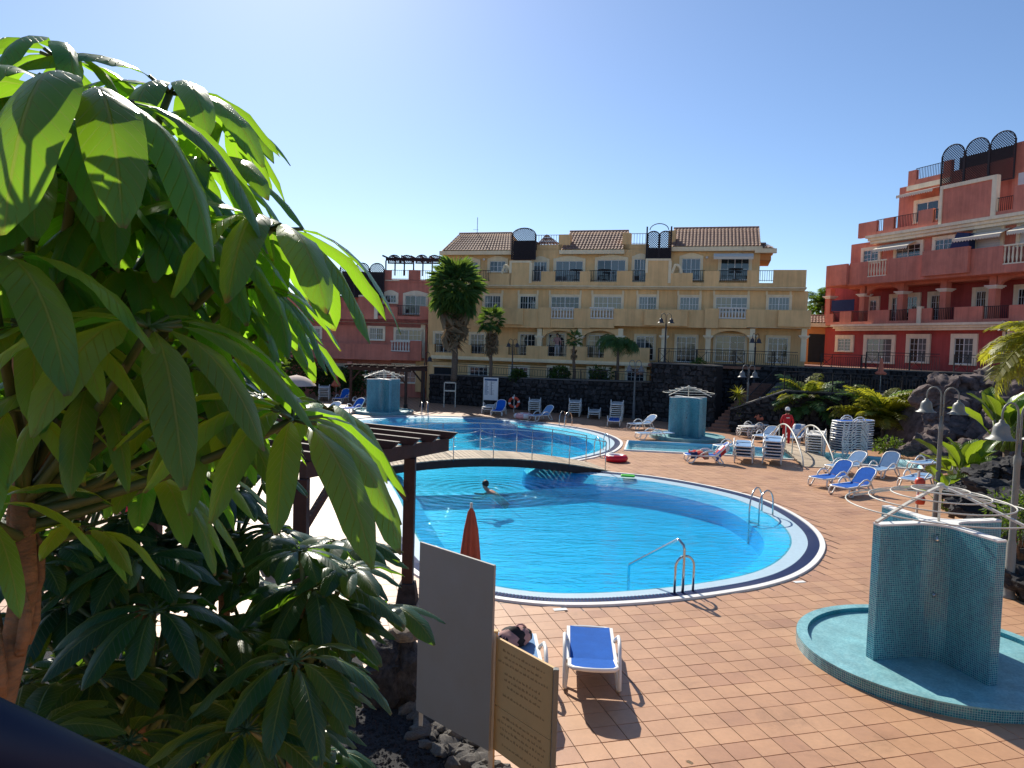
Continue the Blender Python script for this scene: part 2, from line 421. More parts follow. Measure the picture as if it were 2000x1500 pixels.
POOL_PX = [(1095, 911), (1178, 921), (1260, 929), (1340, 941), (1420, 957), (1490, 976), (1550, 1003), (1595, 1035), (1612, 1066), (1598, 1098), (1560, 1125),
           (1500, 1145), (1420, 1160), (1330, 1172), (1240, 1180), (1150, 1184), (1060, 1182), (965, 1171), (880, 1152), (815, 1126), (775, 1090), (752, 1050),
           (738, 1005), (726, 965), (712, 935), (700, 912), (660, 896), (612, 876), (590, 854), (612, 834), (670, 820), (740, 814), (800, 812), (870, 813), (940, 816),
           (1000, 820), (1050, 825), (1100, 831), (1150, 839), (1192, 850), (1216, 864), (1204, 881), (1165, 893), (1122, 902)]
pool = catmull([G(*p) for p in POOL_PX], 6)
if area2(pool) < 0: pool.reverse()
CH_PX = [(1228, 862), (1330, 867), (1450, 873), (1560, 881), (1680, 891), (1792, 903), (1800, 918), (1690, 909), (1560, 899), (1450, 891), (1330, 885), (1222, 880)]
chan = [G(*p) for p in CH_PX]
if area2(chan) < 0: chan.reverse()

def deckmat():
    m, nt, out = _new('terracotta_deck_tile'); L = nt.links.new
    b = nd(nt, 'ShaderNodeBsdfPrincipled', Roughness=.46); b.inputs['Specular IOR Level'].default_value = .5
    geo = nd(nt, 'ShaderNodeNewGeometry'); oi = nd(nt, 'ShaderNodeObjectInfo')
    ad = nd(nt, 'ShaderNodeMath', operation='ADD'); L(geo.outputs['Random Per Island'], ad.inputs[0]); L(oi.outputs['Random'], ad.inputs[1])
    fr = nd(nt, 'ShaderNodeMath', operation='FRACT'); L(ad.outputs[0], fr.inputs[0])
    rp = nd(nt, 'ShaderNodeValToRGB'); e = rp.color_ramp.elements
    e[0].position = 0; e[0].color = (.43, .225, .130, 1); e[1].position = 1; e[1].color = (.53, .300, .168, 1)
    k = e.new(.2); k.color = (.48, .262, .148, 1); k = e.new(.7); k.color = (.51, .280, .155, 1)
    L(fr.outputs[0], rp.inputs[0])
    n1 = nd(nt, 'ShaderNodeTexNoise', Scale=1.1, Detail=7.0, Roughness=.65); L(geo.outputs['Position'], n1.inputs['Vector'])
    n2 = nd(nt, 'ShaderNodeTexNoise', Scale=14.0, Detail=6.0, Roughness=.7); L(geo.outputs['Position'], n2.inputs['Vector'])
    mv = nd(nt, 'ShaderNodeMath', operation='MULTIPLY_ADD'); L(n2.outputs['Fac'], mv.inputs[0]); mv.inputs[1].default_value = .6; L(n1.outputs['Fac'], mv.inputs[2])
    mr = nd(nt, 'ShaderNodeMapRange'); mr.inputs['From Min'].default_value = .5; mr.inputs['From Max'].default_value = 1.15; mr.inputs['To Min'].default_value = .8; mr.inputs['To Max'].default_value = 1.14
    L(mv.outputs[0], mr.inputs[0])
    hs = nd(nt, 'ShaderNodeHueSaturation'); L(rp.outputs[0], hs.inputs['Color']); L(mr.outputs[0], hs.inputs['Value'])
    n3 = nd(nt, 'ShaderNodeTexNoise', Scale=.9, Detail=8.0, Roughness=.72); n3.inputs['Distortion'].default_value = .6; L(geo.outputs['Position'], n3.inputs['Vector'])
    st = nd(nt, 'ShaderNodeMapRange'); st.inputs['From Min'].default_value = .56; st.inputs['From Max'].default_value = .66; st.inputs['To Min'].default_value = 1.0; st.inputs['To Max'].default_value = .80; L(n3.outputs['Fac'], st.inputs[0])
    h3 = nd(nt, 'ShaderNodeHueSaturation'); L(hs.outputs[0], h3.inputs['Color']); L(st.outputs[0], h3.inputs['Value']); L(h3.outputs[0], b.inputs['Base Color'])
    r2 = nd(nt, 'ShaderNodeMapRange'); r2.inputs['To Min'].default_value = .34; r2.inputs['To Max'].default_value = .62; L(n1.outputs['Fac'], r2.inputs[0]); L(r2.outputs[0], b.inputs['Roughness'])
    bp = nd(nt, 'ShaderNodeBump', Strength=.25, Distance=.006); L(n2.outputs['Fac'], bp.inputs['Height']); L(bp.outputs[0], b.inputs['Normal'])
    L(b.outputs[0], out.inputs[0]); return m
def deckfar():
    m, nt, out = _new('terracotta_deck_far'); L = nt.links.new
    b = nd(nt, 'ShaderNodeBsdfPrincipled', Roughness=.5)
    geo = nd(nt, 'ShaderNodeNewGeometry'); mp = nd(nt, 'ShaderNodeMapping'); mp.vector_type = 'TEXTURE'; mp.inputs['Rotation'].default_value = (0, 0, TH); L(geo.outputs['Position'], mp.inputs[0])
    br = nd(nt, 'ShaderNodeTexBrick', Scale=1.0 / TS); br.offset = 0; br.inputs['Brick Width'].default_value = 1; br.inputs['Row Height'].default_value = 1; br.inputs['Mortar Size'].default_value = .045
    br.inputs['Color1'].default_value = (.44, .235, .14, 1); br.inputs['Color2'].default_value = (.50, .275, .16, 1); br.inputs['Mortar'].default_value = (.06, .032, .026, 1)
    L(mp.outputs[0], br.inputs['Vector']); L(br.outputs['Color'], b.inputs['Base Color']); L(b.outputs[0], out.inputs[0]); return m
M['tile'] = deckmat(); M['tile_far'] = deckfar()

# the ground sheet reaches the horizon, with the pool basins cut out
pool_cut = inset(pool, .12); chan_cut = inset(chan, .05)
outer = [Vector(p) for p in ((-1500, -60, 0), (1500, -60, 0), (1500, 3000, 0), (-1500, 3000, 0))]
ground = fill([outer, pool_cut, chan_cut], -.012, 'ground', M['tile_far'])
tag(ground, kind='structure')
ground['label'] = 'terracotta tiled pool deck reaching all around both pools'

# pool: coping, overflow grate, pale beach, basin, water
pool_e = thing('swimming_pool', 'large turquoise swimming pool of two curved lobes joined under the footbridge', 'pool')
pool_e['kind'] = 'structure'
r0, r1, r2, r3, r4, r5 = pool, inset(pool, .12), inset(pool, .38), inset(pool, .78), inset(pool, 1.35), inset(pool, 1.40)
ring(inset(pool, -.01), r0, -.02, .028, 'coping_edge', M['coping'], pool_e)
ring(r0, r1, .028, .030, 'coping', M['coping'], pool_e)
ring(r1, r1, .030, -.01, 'coping_inner_edge', M['coping'], pool_e)
gr = MB(); n = len(r1)
def lerp(a, b, t): return a + (b - a) * t
seg = []
for i in range(n):                                            # grate bars laid across the overflow channel
    a, b, c, d = r1[i], r1[(i + 1) % n], r2[(i + 1) % n], r2[i]
    k = max(2, int((b - a).length / .055))
    for j in range(k):
        t0, t1 = (j + .12) / k, (j + .80) / k
        p = [lerp(a, b, t0), lerp(a, b, t1), lerp(d, c, t1), lerp(d, c, t0)]
        gr.add([(q.x, q.y, .010) for q in p], [(0, 1, 2, 3)])
gro = gr.build('overflow_grate', mat('navy_grate_bar', (.014, .035, .13), .75, .15, 12, spec=.15), pool_e); gro['kind'] = 'stuff'
ring(r1, r2, -.01, -.012, 'grate_channel', mat('grate_channel_dark', (.004, .008, .025), .6, .1, 8), pool_e)
ring(r2, r3, .004, -.030, 'beach_slope', M['slope'], pool_e)
ring(r3, r4, -.030, -.24, 'shelf', M['basin'], pool_e)
ring(r4, r5, -.24, -.75, 'basin_wall', M['basin'], pool_e)
fill([inset(pool, .35)], -.75, 'basin_floor', M['basin'], pool_e)

def watermat(name, tint, bstr=.5, scale=1.0, rings=None):
    m, nt, out = _new(name); L = nt.links.new
    geo = nd(nt, 'ShaderNodeNewGeometry'); mp = nd(nt, 'ShaderNodeMapping'); mp.inputs['Scale'].default_value = (.55 * scale, 1.5 * scale, 1); mp.inputs['Rotation'].default_value = (0, 0, -.12)
    L(geo.outputs['Position'], mp.inputs[0])
    n1 = nd(nt, 'ShaderNodeTexNoise', Scale=2.6, Detail=4.0, Roughness=.55); n1.inputs['Distortion'].default_value = 1.2; L(mp.outputs[0], n1.inputs['Vector'])
    n2 = nd(nt, 'ShaderNodeTexNoise', Scale=.5, Detail=2.0); L(mp.outputs[0], n2.inputs['Vector'])
    ad = nd(nt, 'ShaderNodeMath', operation='MULTIPLY_ADD'); L(n2.outputs['Fac'], ad.inputs[0]); ad.inputs[1].default_value = 1.6; L(n1.outputs['Fac'], ad.inputs[2])
    hgt = ad.outputs[0]
    if rings:                                                 # ripples spreading from the swimmer
        ds = nd(nt, 'ShaderNodeVectorMath', operation='DISTANCE'); L(geo.outputs['Position'], ds.inputs[0]); ds.inputs[1].default_value = rings
        f0 = nd(nt, 'ShaderNodeMath', operation='MULTIPLY_ADD'); L(n1.outputs['Fac'], f0.inputs[0]); f0.inputs[1].default_value = .35; L(ds.outputs['Value'], f0.inputs[2]); f1 = nd(nt, 'ShaderNodeMath', operation='MULTIPLY'); L(f0.outputs[0], f1.inputs[0]); f1.inputs[1].default_value = 17.0
        f2 = nd(nt, 'ShaderNodeMath', operation='SINE'); L(f1.outputs[0], f2.inputs[0])
        f3 = nd(nt, 'ShaderNodeMapRange'); f3.inputs['From Min'].default_value = .2; f3.inputs['From Max'].default_value = 3.2; f3.inputs['To Min'].default_value = .32; f3.inputs['To Max'].default_value = 0.0; L(ds.outputs['Value'], f3.inputs[0])
        f4 = nd(nt, 'ShaderNodeMath', operation='MULTIPLY'); L(f2.outputs[0], f4.inputs[0]); L(f3.outputs[0], f4.inputs[1])
        f5 = nd(nt, 'ShaderNodeMath', operation='ADD'); L(f4.outputs[0], f5.inputs[0]); L(ad.outputs[0], f5.inputs[1]); hgt = f5.outputs[0]
    bp = nd(nt, 'ShaderNodeBump', Strength=bstr, Distance=.045); L(hgt, bp.inputs['Height'])
    tr = nd(nt, 'ShaderNodeBsdfTransparent'); tr.inputs['Color'].default_value = (*tint, 1)
    gl = nd(nt, 'ShaderNodeBsdfGlossy', Roughness=.03); L(bp.outputs[0], gl.inputs['Normal'])
    dt = nd(nt, 'ShaderNodeVectorMath', operation='DOT_PRODUCT'); L(bp.outputs[0], dt.inputs[0]); L(geo.outputs['Incoming'], dt.inputs[1])
    ab = nd(nt, 'ShaderNodeMath', operation='ABSOLUTE'); L(dt.outputs['Value'], ab.inputs[0])          # Schlick reflectance, the same from above and below
    om = nd(nt, 'ShaderNodeMath', operation='SUBTRACT'); om.inputs[0].default_value = 1.0; L(ab.outputs[0], om.inputs[1])
    pw = nd(nt, 'ShaderNodeMath', operation='POWER'); L(om.outputs[0], pw.inputs[0]); pw.inputs[1].default_value = 5.0
    fn = nd(nt, 'ShaderNodeMath', operation='MULTIPLY_ADD'); L(pw.outputs[0], fn.inputs[0]); fn.inputs[1].default_value = .9; fn.inputs[2].default_value = .02
    rf = nd(nt, 'ShaderNodeBsdfRefraction', IOR=1.33, Roughness=.0); rf.inputs['Color'].default_value = (*tint, 1); L(bp.outputs[0], rf.inputs['Normal'])
    body = nd(nt, 'ShaderNodeMixShader', Fac=.22); L(tr.outputs[0], body.inputs[1]); L(rf.outputs[0], body.inputs[2])
    ms = nd(nt, 'ShaderNodeMixShader'); L(fn.outputs[0], ms.inputs[0]); L(body.outputs[0], ms.inputs[1]); L(gl.outputs[0], ms.inputs[2]); L(ms.outputs[0], out.inputs[0])
    return m
M['water'] = watermat('pool_water', (.40, .93, 1.0), 1.0, 1.0, tuple(G(948, 958, -.03))); M['water_thin'] = watermat('shallow_water', (.90, .98, 1.0), .3, 1.4)
wt = fill([inset(pool, .72)], -.026, 'water', M['water'], pool_e)

ch_e = thing('wading_channel', 'narrow pale blue wading channel running past the round shower', 'channel'); ch_e['kind'] = 'structure'
c0, c1 = chan, inset(chan, .22)
ring(inset(chan, -.10), c0, .05, .055, 'kerb', M['coping'], ch_e); ring(inset(chan, -.11), inset(chan, -.10), -.02, .05, 'kerb_edge', M['coping'], ch_e)
ring(c0, c1, .055, -.22, 'basin_wall', M['shallow'], ch_e); fill([c1], -.22, 'basin_floor', M['shallow'], ch_e); fill([inset(chan, .06)], -.02, 'water', M['water_thin'], ch_e)

# raised planting bed below the camera's terrace
BED = [G(985, 1520), G(930, 1470), G(880, 1432), G(835, 1398), G(770, 1370), G(715, 1330), G(690, 1262), G(610, 1262), G(480, 1285), G(300, 1262), G(120, 1235), G(-120, 1225), Vector((-16, 8, 0)), Vector((-16, -3, 0)), Vector((.1, -3, 0))]
bed = MB()
bb = [Vector((p.x, p.y, 0)) for p in BED]
bedo = fill([bb], .10, 'planting_bed', M['gravel']); tag(bedo, 'black lava gravel planting bed under the umbrella trees', None, None, 'structure')
gv = MB()                                                    # loose lava stones over the bed
for k in range(2600):
    px_, py_ = rnd.uniform(560, 1000), rnd.uniform(1330, 1500)
    q = G(px_, py_, .10)
    if inside(q, bb):
        s_ = rnd.uniform(.012, .035); o = len(gv.v)
        vs = [Vector((rnd.uniform(.6, 1) * x, rnd.uniform(.6, 1) * y, rnd.uniform(.5, .9) * z)) * s_ for x, y, z in ((1, 0, 0), (0, 1, 0), (-1, 0, 0), (0, -1, 0), (0, 0, 1), (0, 0, -1))]
        gv.add([q + v for v in vs], [(0, 1, 4), (1, 2, 4), (2, 3, 4), (3, 0, 4), (1, 0, 5), (2, 1, 5), (3, 2, 5), (0, 3, 5)])
gvo = gv.build('gravel', mat('loose_lava_gravel', (.022, .021, .024), .9, .5, 30, island=.6)); tag(gvo, 'loose black lava gravel around the sign posts', 'gravel', None, 'stuff')

# deck tiles: every tile a raised slab with open joints; the nearest three hundred stand alone
SHOWER_C, SHOWER_R = Vector((6.32, 10.78, 0)), 1.86
cu, su = math.cos(TH), math.sin(TH)
keep = []
pool_mid = inset(pool, .06); chan_mid = inset(chan, -.03)
for i in range(-90, 130):
    for j in range(-20, 125):
        x, y = (i + .5) * TS, (j + .5) * TS
        cx, cy = x * cu - y * su, x * su + y * cu
        if cy < 6.6 or cy > 37 or abs(cx) > cy * .78 + .5: continue
        hs_ = TS / 2
        cs = [(cx + a * hs_ * cu - b * hs_ * su, cy + a * hs_ * su + b * hs_ * cu) for a, b in ((-1, -1), (1, -1), (1, 1), (-1, 1))]
        if any(inside(q, pool_mid) or inside(q, chan_mid) for q in cs) or inside((cx, cy), bb): continue
        if (Vector((cx, cy, 0)) - SHOWER_C).length < SHOWER_R - .35: continue
        keep.append((cx, cy))
def view_px(x, y, z):
    p = Vector((x, y, z)) - CAMP
    d_ = p.y * math.cos(PITCH) - p.z * math.sin(PITCH); v = -(p.y * math.sin(PITCH) + p.z * math.cos(PITCH))
    X, V = FOC * p.x / d_, FOC * v / d_
    return 1000 + X * math.cos(ROLL) - V * math.sin(ROLL), 750 + X * math.sin(ROLL) + V * math.cos(ROLL)
def seen(p):
    a, b = view_px(p[0], p[1], 0); return 1070 < a < 2010 and b < 1515
keep.sort(key=lambda p: (not seen(p), p[1]))
def tile_verts(h_=0.0, g=.0050, bv=.0015):
    a, b = TS / 2 - g, TS / 2 - g - bv
    return [(-a, -a, -.011), (a, -a, -.011), (a, a, -.011), (-a, a, -.011), (-a, -a, -.003), (a, -a, -.003), (a, a, -.003), (-a, a, -.003), (-b, -b, 0), (b, -b, 0), (b, b, 0), (-b, b, 0)]
TF = [(8, 9, 10, 11)] + [(i, (i + 1) % 4, 4 + (i + 1) % 4, 4 + i) for i in range(4)] + [(4 + i, 4 + (i + 1) % 4, 8 + (i + 1) % 4, 8 + i) for i in range(4)]
tmesh = MB().add(tile_verts(), TF).mesh('deck_tile', M['tile'])
rest = MB()
for k, (cx, cy) in enumerate(keep):
    z_ = rnd.uniform(-.0018, .0018); e_ = (rnd.gauss(0, .0035), rnd.gauss(0, .0035), TH + rnd.gauss(0, .003))
    if k < 300:
        o = link('deck_tile', tmesh, ground); o.location = (cx, cy, z_); o.rotation_euler = e_
    else:
        o_ = len(rest.v); rest.add(tile_verts(), TF); rest.tf(Matrix.Translation((cx, cy, z_)) @ Euler(e_).to_matrix().to_4x4(), o_)
ro = rest.build('deck_tiles', M['tile'], ground); ro['kind'] = 'stuff'
# ================================================================== buildings
M['glass_pale'] = glassmat('window_glass_with_net_curtain', (.10, .12, .13), .07)
M['glass_warm'] = glassmat('window_glass_with_warm_curtain', (.24, .20, .12), .1)
def roof_rows(mb, e0, e1, t0, t1, period=.25, amp=.055):
    """barrel-tile roof sheet between eaves line e0-e1 and ridge line t0-t1, tiles lapped in courses"""
    L_ = (e1 - e0).length; n = max(4, int(L_ / period) * 6); rows = max(3, int((t0 - e0).length / .42))
    nrm = (e1 - e0).cross(t0 - e0).normalized()
    if nrm.z < 0: nrm = -nrm
    vs = []; fs = []
    for r_ in range(rows):
        for end in (0, 1):
            t = (r_ + end * 1.06) / rows
            for i in range(n + 1):
                s_ = i / n
                p = (e0.lerp(e1, s_)).lerp(t0.lerp(t1, s_), min(t, 1))
                q = abs(math.sin(PI * s_ * L_ / period)) ** .8
                vs.append(p + nrm * (amp * q + (.035 if end == 0 else 0)))
        b = r_ * 2 * (n + 1)
        for i in range(n): fs.append((b + i, b + i + 1, b + n + 1 + i + 1, b + n + 1 + i))
    mb.add(vs, fs)
class Facade:
    def __init__(s, e, a):
        s.o = Vector(e.location); s.a = a; s.e = e
        s.d = Vector((math.cos(a), math.sin(a), 0)); s.n = Vector((math.sin(a), -math.cos(a), 0))
    def uz(s, px, py, w=0.0):
        d = ray(px, py); k = ((s.o + s.n * w) - CAMP).dot(s.n) / d.dot(s.n); p = CAMP + d * k
        return (p - s.o).dot(s.d), p.z
    def loc(s, px, py, w=0.0):
        u, z = s.uz(px, py, w); return Vector((u, -w, z))
    def rect(s, x0, y0, x1, y1, w=0.0):
        u0, z1 = s.uz(x0, y0, w); u1, z0 = s.uz(x1, y1, w); return u0, z0, u1, z1
    def box(s, mb, x0, y0, x1, y1, w=0.0, t=.3, mi=0):
        u0, z0, u1, z1 = s.rect(x0, y0, x1, y1, w); mb.box(u0, -w, z0, u1, -w + t, z1, mi)
    def part(s, name, m, rects, w=0.0, t=.3, bevel=0):
        for r_ in rects:
            mb = MB(); s.box(mb, *r_, w=w, t=t); mb.build(name, m, s.e, bevel=bevel)
    def window(s, x0, y0, x1, y1, w=0.0, trim=.16, tm='cream', glass='glass', leaves=2, bars=(2, 3), arch=False, base=True):
        u0, z0, u1, z1 = s.rect(x0, y0, x1, y1, w)
        sm = MB(); T = trim
        if T:
            sm.box(u0 - T, -w - .10, z0, u0 + .02, -w + .02, z1); sm.box(u1 - .02, -w - .10, z0, u1 + T, -w + .02, z1)
            if arch:
                k = 9; um = (u0 + u1) / 2; hw = (u1 - u0) / 2 + T
                lo = [(um - hw + 2 * hw * i / k, z1) for i in range(k + 1)]
                hi = [(um - hw + 2 * hw * i / k, z1 + T + .22 * math.sin(PI * i / k) ** 1.4) for i in range(k + 1)]
                for i in range(k):
                    sm.hexa([(lo[i][0], -w - .11, lo[i][1]), (lo[i + 1][0], -w - .11, lo[i + 1][1]), (lo[i + 1][0], -w + .02, lo[i + 1][1]), (lo[i][0], -w + .02, lo[i][1]),
                             (hi[i][0], -w - .11, hi[i][1]), (hi[i + 1][0], -w - .11, hi[i + 1][1]), (hi[i + 1][0], -w + .02, hi[i + 1][1]), (hi[i][0], -w + .02, hi[i][1])])
            else: sm.box(u0 - T, -w - .11, z1, u1 + T, -w + .02, z1 + T)
            if base: sm.box(u0 - T, -w - .13, z0 - .08, u1 + T, -w + .02, z0)
        f = MB(); fw = .055
        f.box(u0, -w - .045, z0, u0 + fw, -w, z1); f.box(u1 - fw, -w - .045, z0, u1, -w, z1); f.box(u0 + fw, -w - .045, z1 - fw, u1 - fw, -w, z1); f.box(u0 + fw, -w - .045, z0, u1 - fw, -w, z0 + fw)
        lw = (u1 - u0 - fw) / leaves
        for i in range(1, leaves): f.box(u0 + lw * i, -w - .05, z0 + fw, u0 + lw * i + fw, -w, z1 - fw)
        for i in range(leaves):
            a, b = u0 + lw * i + fw, u0 + lw * (i + 1)
            for k in range(1, bars[0]): x = a + (b - a) * k / bars[0]; f.box(x - .012, -w - .03, z0 + fw, x + .012, -w, z1 - fw)
            for k in range(1, bars[1]): z = z0 + (z1 - z0) * k / bars[1]; f.box(a, -w - .029, z - .012, b, -w, z + .012)
        wo_ = f.build('window', M['window_white'], s.e)
        if T: sm.build('surround', M[tm], wo_)
        for i in range(leaves):
            a, b = u0 + lw * i + fw, u0 + lw * (i + 1)
            g = glass if isinstance(glass, str) else glass[i % len(glass)]
            MB().box(a, -w - .016, z0 + fw, b, -w + .01, z1 - fw).build('pane', M[g], wo_)
        return wo_
    def railing(s, x0, y0, x1, y1, w=0.0, step=.13, m='black_metal', r=.014, posts=0):
        u0, z0, u1, z1 = s.rect(x0, y0, x1, y1, w); mb = MB()
        mb.box(u0, -w - .02, z1 - .04, u1, -w + .02, z1); mb.box(u0, -w - .015, z0 + .06, u1, -w + .015, z0 + .09)
        n = max(2, int((u1 - u0) / step))
        for i in range(n + 1):
            x = u0 + (u1 - u0) * i / n; rr = r * (1.6 if posts and i % posts == 0 else 1)
            mb.box(x - rr, -w - rr, z0, x + rr, -w + rr, z1 - .03)
        return mb.build('railing', M[m], s.e)
    def balusters(s, x0, y0, x1, y1, w=0.0, m='white_stone', step=.2):
        u0, z0, u1, z1 = s.rect(x0, y0, x1, y1, w); H = z1 - z0
        mb = MB(); mb.box(u0, -w - .09, z1 - .09, u1, -w + .09, z1); mb.box(u0, -w - .09, z0, u1, -w + .09, z0 + .08)
        b = mb.build('balustrade', M[m], s.e); n = max(3, int((u1 - u0) / step))
        me = MB().lathe([(.05, 0), (.05, .03), (.035, .05), (.065, H * .25), (.07, H * .33), (.04, H * .6), (.035, H * .68), (.055, H * .72), (.05, H - .17)], 8).mesh('baluster', M[m], True)
        for i in range(n):
            o = link('baluster', me, b); o.location = (u0 + (u1 - u0) * (i + .5) / n, -w, z0 + .08)
    def lattice(s, x0, y0, x1, y1, w=0.0, arches=1, hz=.5, cell=.16, m='dark_wood'):
        """diagonal lattice screen with round-topped panels"""
        u0, z0, u1, z1 = s.rect(x0, y0, x1, y1, w); pw = (u1 - u0) / arches
        for k in range(arches):
            a, b = u0 + pw * k, u0 + pw * (k + 1); zt = z1 - hz; mb = MB(); cx = (a + b) / 2; hw = (b - a) / 2 - .04
            mb.box(a, -w - .05, z0, a + .08, -w + .05, zt + .1); mb.box(b - .08, -w - .05, z0, b, -w + .05, zt + .1)
            mb.tube([(cx + hw * math.cos(q), -w, zt + hz * math.sin(q)) for q in [PI * i / 12 for i in range(13)]], .045, 6)
            mb.box(a, -w - .03, z0, b, -w + .03, z0 + .08)
            def clip(p, q):
                pts = []
                N = 40
                for i in range(N + 1):
                    t = i / N; x, z = p[0] + (q[0] - p[0]) * t, p[1] + (q[1] - p[1]) * t
                    okk = a <= x <= b and z0 <= z and (z <= zt or ((x - cx) / hw) ** 2 + ((z - zt) / hz) ** 2 <= 1)
                    if okk: pts.append((x, z))
                return (pts[0], pts[-1]) if len(pts) > 1 else None
            H = z1 - z0; W = b - a; n = int((H + W) / cell)
            for i in range(n):
                o_ = i * cell
                for sg in (1, -1):
                    p, q = ((a, z0 + o_), (b, z0 + o_ - W)) if sg > 0 else ((b, z0 + o_), (a, z0 + o_ - W))
                    c = clip(p, q)
                    if c: mb.beam((c[0][0], -w + .012 * sg, c[0][1]), (c[1][0], -w + .012 * sg, c[1][1]), .012, .045, up=(0, 1, 0) if False else (0, 0, 1))
            mb.build('trellis_panel', M[m], s.e)
    def column(s, px, y0, y1, w, m='yellow_pale', r=.2):
        u, z1 = s.uz(px, y0, w); _, z0 = s.uz(px, y1, w)
        mb = MB(); mb.box(u - r, -w - r, z0, u + r, -w + r, z1)
        H = z1 - z0
        c = mb.build('column', M[m], s.e)
        k = MB(); zc = z0 + H * .70
        for j, (g, h_) in enumerate(((.06, .06), (.12, .07), (.17, .07))): k.box(u - r - g, -w - r - g, zc + .065 * j, u + r + g, -w + r + g, zc + .065 * j + h_)
        k.build('capital', M['cream' if m != 'red' else 'white_stone'], c)
    def arch(s, x0, x1, ytop, yspring, w, m, t=.3):
        """spandrel wall with a segmental opening below"""
        u0, zs, u1, zt = s.rect(x0, ytop, x1, yspring, w); mb = MB(); k = 14
        def za(i): return zs + (zt - zs - .12) * math.sin(PI * i / k) ** .55
        for i in range(k):
            a, b = u0 + (u1 - u0) * i / k, u0 + (u1 - u0) * (i + 1) / k
            mb.hexa([(a, -w, za(i)), (b, -w, za(i + 1)), (b, -w + t, za(i + 1)), (a, -w + t, za(i)), (a, -w, zt), (b, -w, zt), (b, -w + t, zt), (a, -w + t, zt)])
        mb.build('arch', M[m], s.e)
    def cornice(s, x0, y0, x1, y1, w, m='cream', steps=3, back=1.0):
        u0, z0, u1, z1 = s.rect(x0, y0, x1, y1, w); mb = MB(); h_ = (z1 - z0) / steps
        for i in range(steps):
            g = .13 * (steps - 1 - i)
            mb.box(u0 + g, -w + g, z0 + h_ * i, u1 - g * .3, -w + back, z0 + h_ * (i + 1) - (.0 if i == steps - 1 else .012))
        mb.build('cornice', M[m], s.e)

# ---------------------------------------------------------------- ochre apartment building
ye = thing('apartment_building', 'long ochre yellow apartment building with tiled roofs behind the pool', 'building', (7.45, 54.0, 0), R(-16))
Y = Facade(ye, R(-16))
def solid(F, name, m, x0, y0, x1, y1, w, depth, zbot=None):
    u0, z0, u1, z1 = F.rect(x0, y0, x1, y1, w)
    if zbot is not None: z0 = zbot
    return MB().box(u0, -w, z0, u1, -w + depth, z1).build(name, m, F.e)
solid(Y, 'wall', M['yellow'], 838, 562, 1572, 700, 0, 9.0, zbot=-.1)
solid(Y, 'wall', M['yellow'], 866, 490, 1482, 562, -1.6, 6.5, zbot=Y.uz(900, 562, 0)[1] - .6)
solid(Y, 'wall', M['yellow'], 838, 706, 1268, 760, 1.2, 1.19, zbot=-.1)
# roof blocks
def tiled_roof(F, ex0, ey0, ex1, ey1, tx0, ty0, tx1, ty1, we, wr, name='roof'):
    mb = MB(); e0, e1 = F.loc(ex0, ey0, we), F.loc(ex1, ey1, we); t0, t1 = F.loc(tx0, ty0, wr), F.loc(tx1, ty1, wr)
    e1.z = e0.z; t1.z = t0.z
    roof_rows(mb, e0, e1, t0, t1)
    o = mb.build(name, M['rooftile'], F.e)
    b = MB()
    b.hexa([e0 + Vector((0, 0, -.12)), e1 + Vector((0, 0, -.12)), Vector((e1.x, t1.y + 2.2, e1.z - .12)), Vector((e0.x, t0.y + 2.2, e0.z - .12)),
            e0 + Vector((0, 0, -.005)), e1 + Vector((0, 0, -.005)), t1 + Vector((0, .3, -.03)), t0 + Vector((0, .3, -.03))]); b.build('roof_body', M['yellow'], o)
    c = MB(); c.box(e0.x - .12, e0.y - .12, e0.z - .32, e1.x + .12, e0.y + .3, e0.z - .02); c.build('eaves', M['yellow_pale'], o)
    r_ = MB(); r_.tube([t0 + Vector((0, .05, .02)), t1 + Vector((0, .05, .02))], .11, 8); r_.build('ridge_cap', M['rooftile'], o)
tiled_roof(Y, 862, 490, 1000, 490, 897, 457, 1000, 457, -1.2, -4.4)
tiled_roof(Y, 1096, 488, 1216, 488, 1113, 453, 1228, 453, -1.2, -4.4)
tiled_roof(Y, 1312, 482, 1486, 484, 1316, 447, 1483, 445, -1.2, -4.4)
Y.part('parapet_block', M['yellow'], [(1044, 478, 1098, 495), (1092, 458, 1113, 492), (1212, 477, 1266, 492), (1306, 450, 1318, 492), (1216, 455, 1231, 490)], -1.9, .6)
pm = MB(); a_ = Y.loc(1046, 479, -3.2); b_ = Y.loc(1096, 479, -3.2); c_ = Y.loc(1068, 459, -4.4)
roof_rows(pm, a_, b_, c_ - Vector((.05, 0, 0)), c_ + Vector((.05, 0, 0))); pm.build('roof', M['rooftile'], ye)
Y.railing(1048, 459, 1096, 480, -3.6, .2, 'lamp_grey'); Y.railing(1228, 456, 1266, 477, -2.6, .2, 'lamp_grey')
# roof overhang at the right end and aerial
ov = MB(); Y.box(ov, 1480, 486, 1506, 508, -1.7, 4.0); ov.build('wall', M['orange'], ye)
tiled_roof(Y, 1478, 485, 1514, 485, 1480, 477, 1496, 477, -1.1, -2.2)
u, z = Y.uz(932, 457, -4.4); ae = MB(); ae.tube([(u, 4.4, z), (u, 4.4, z + 1.35)], .025, 6); ae.tube([(u - .35, 4.4, z + .35), (u + .1, 4.4, z + .35)], .012, 5); ae.build('aerial', M['lamp_grey'], ye)
# attic windows
for r_ in ((900, 512, 934, 530), (957, 510, 988, 531), (1043, 511, 1068, 549), (1086, 510, 1138, 549), (1167, 508, 1221, 549), (1239, 506, 1262, 549), (1332, 505, 1367, 547), (1408, 505, 1462, 547)):
    Y.window(*r_, w=-1.6, trim=.18, tm='yellow_pale', glass=rnd.choice(['glass', ('glass', 'glass_pale'), 'glass_pale']), arch=True, bars=(2, 2))
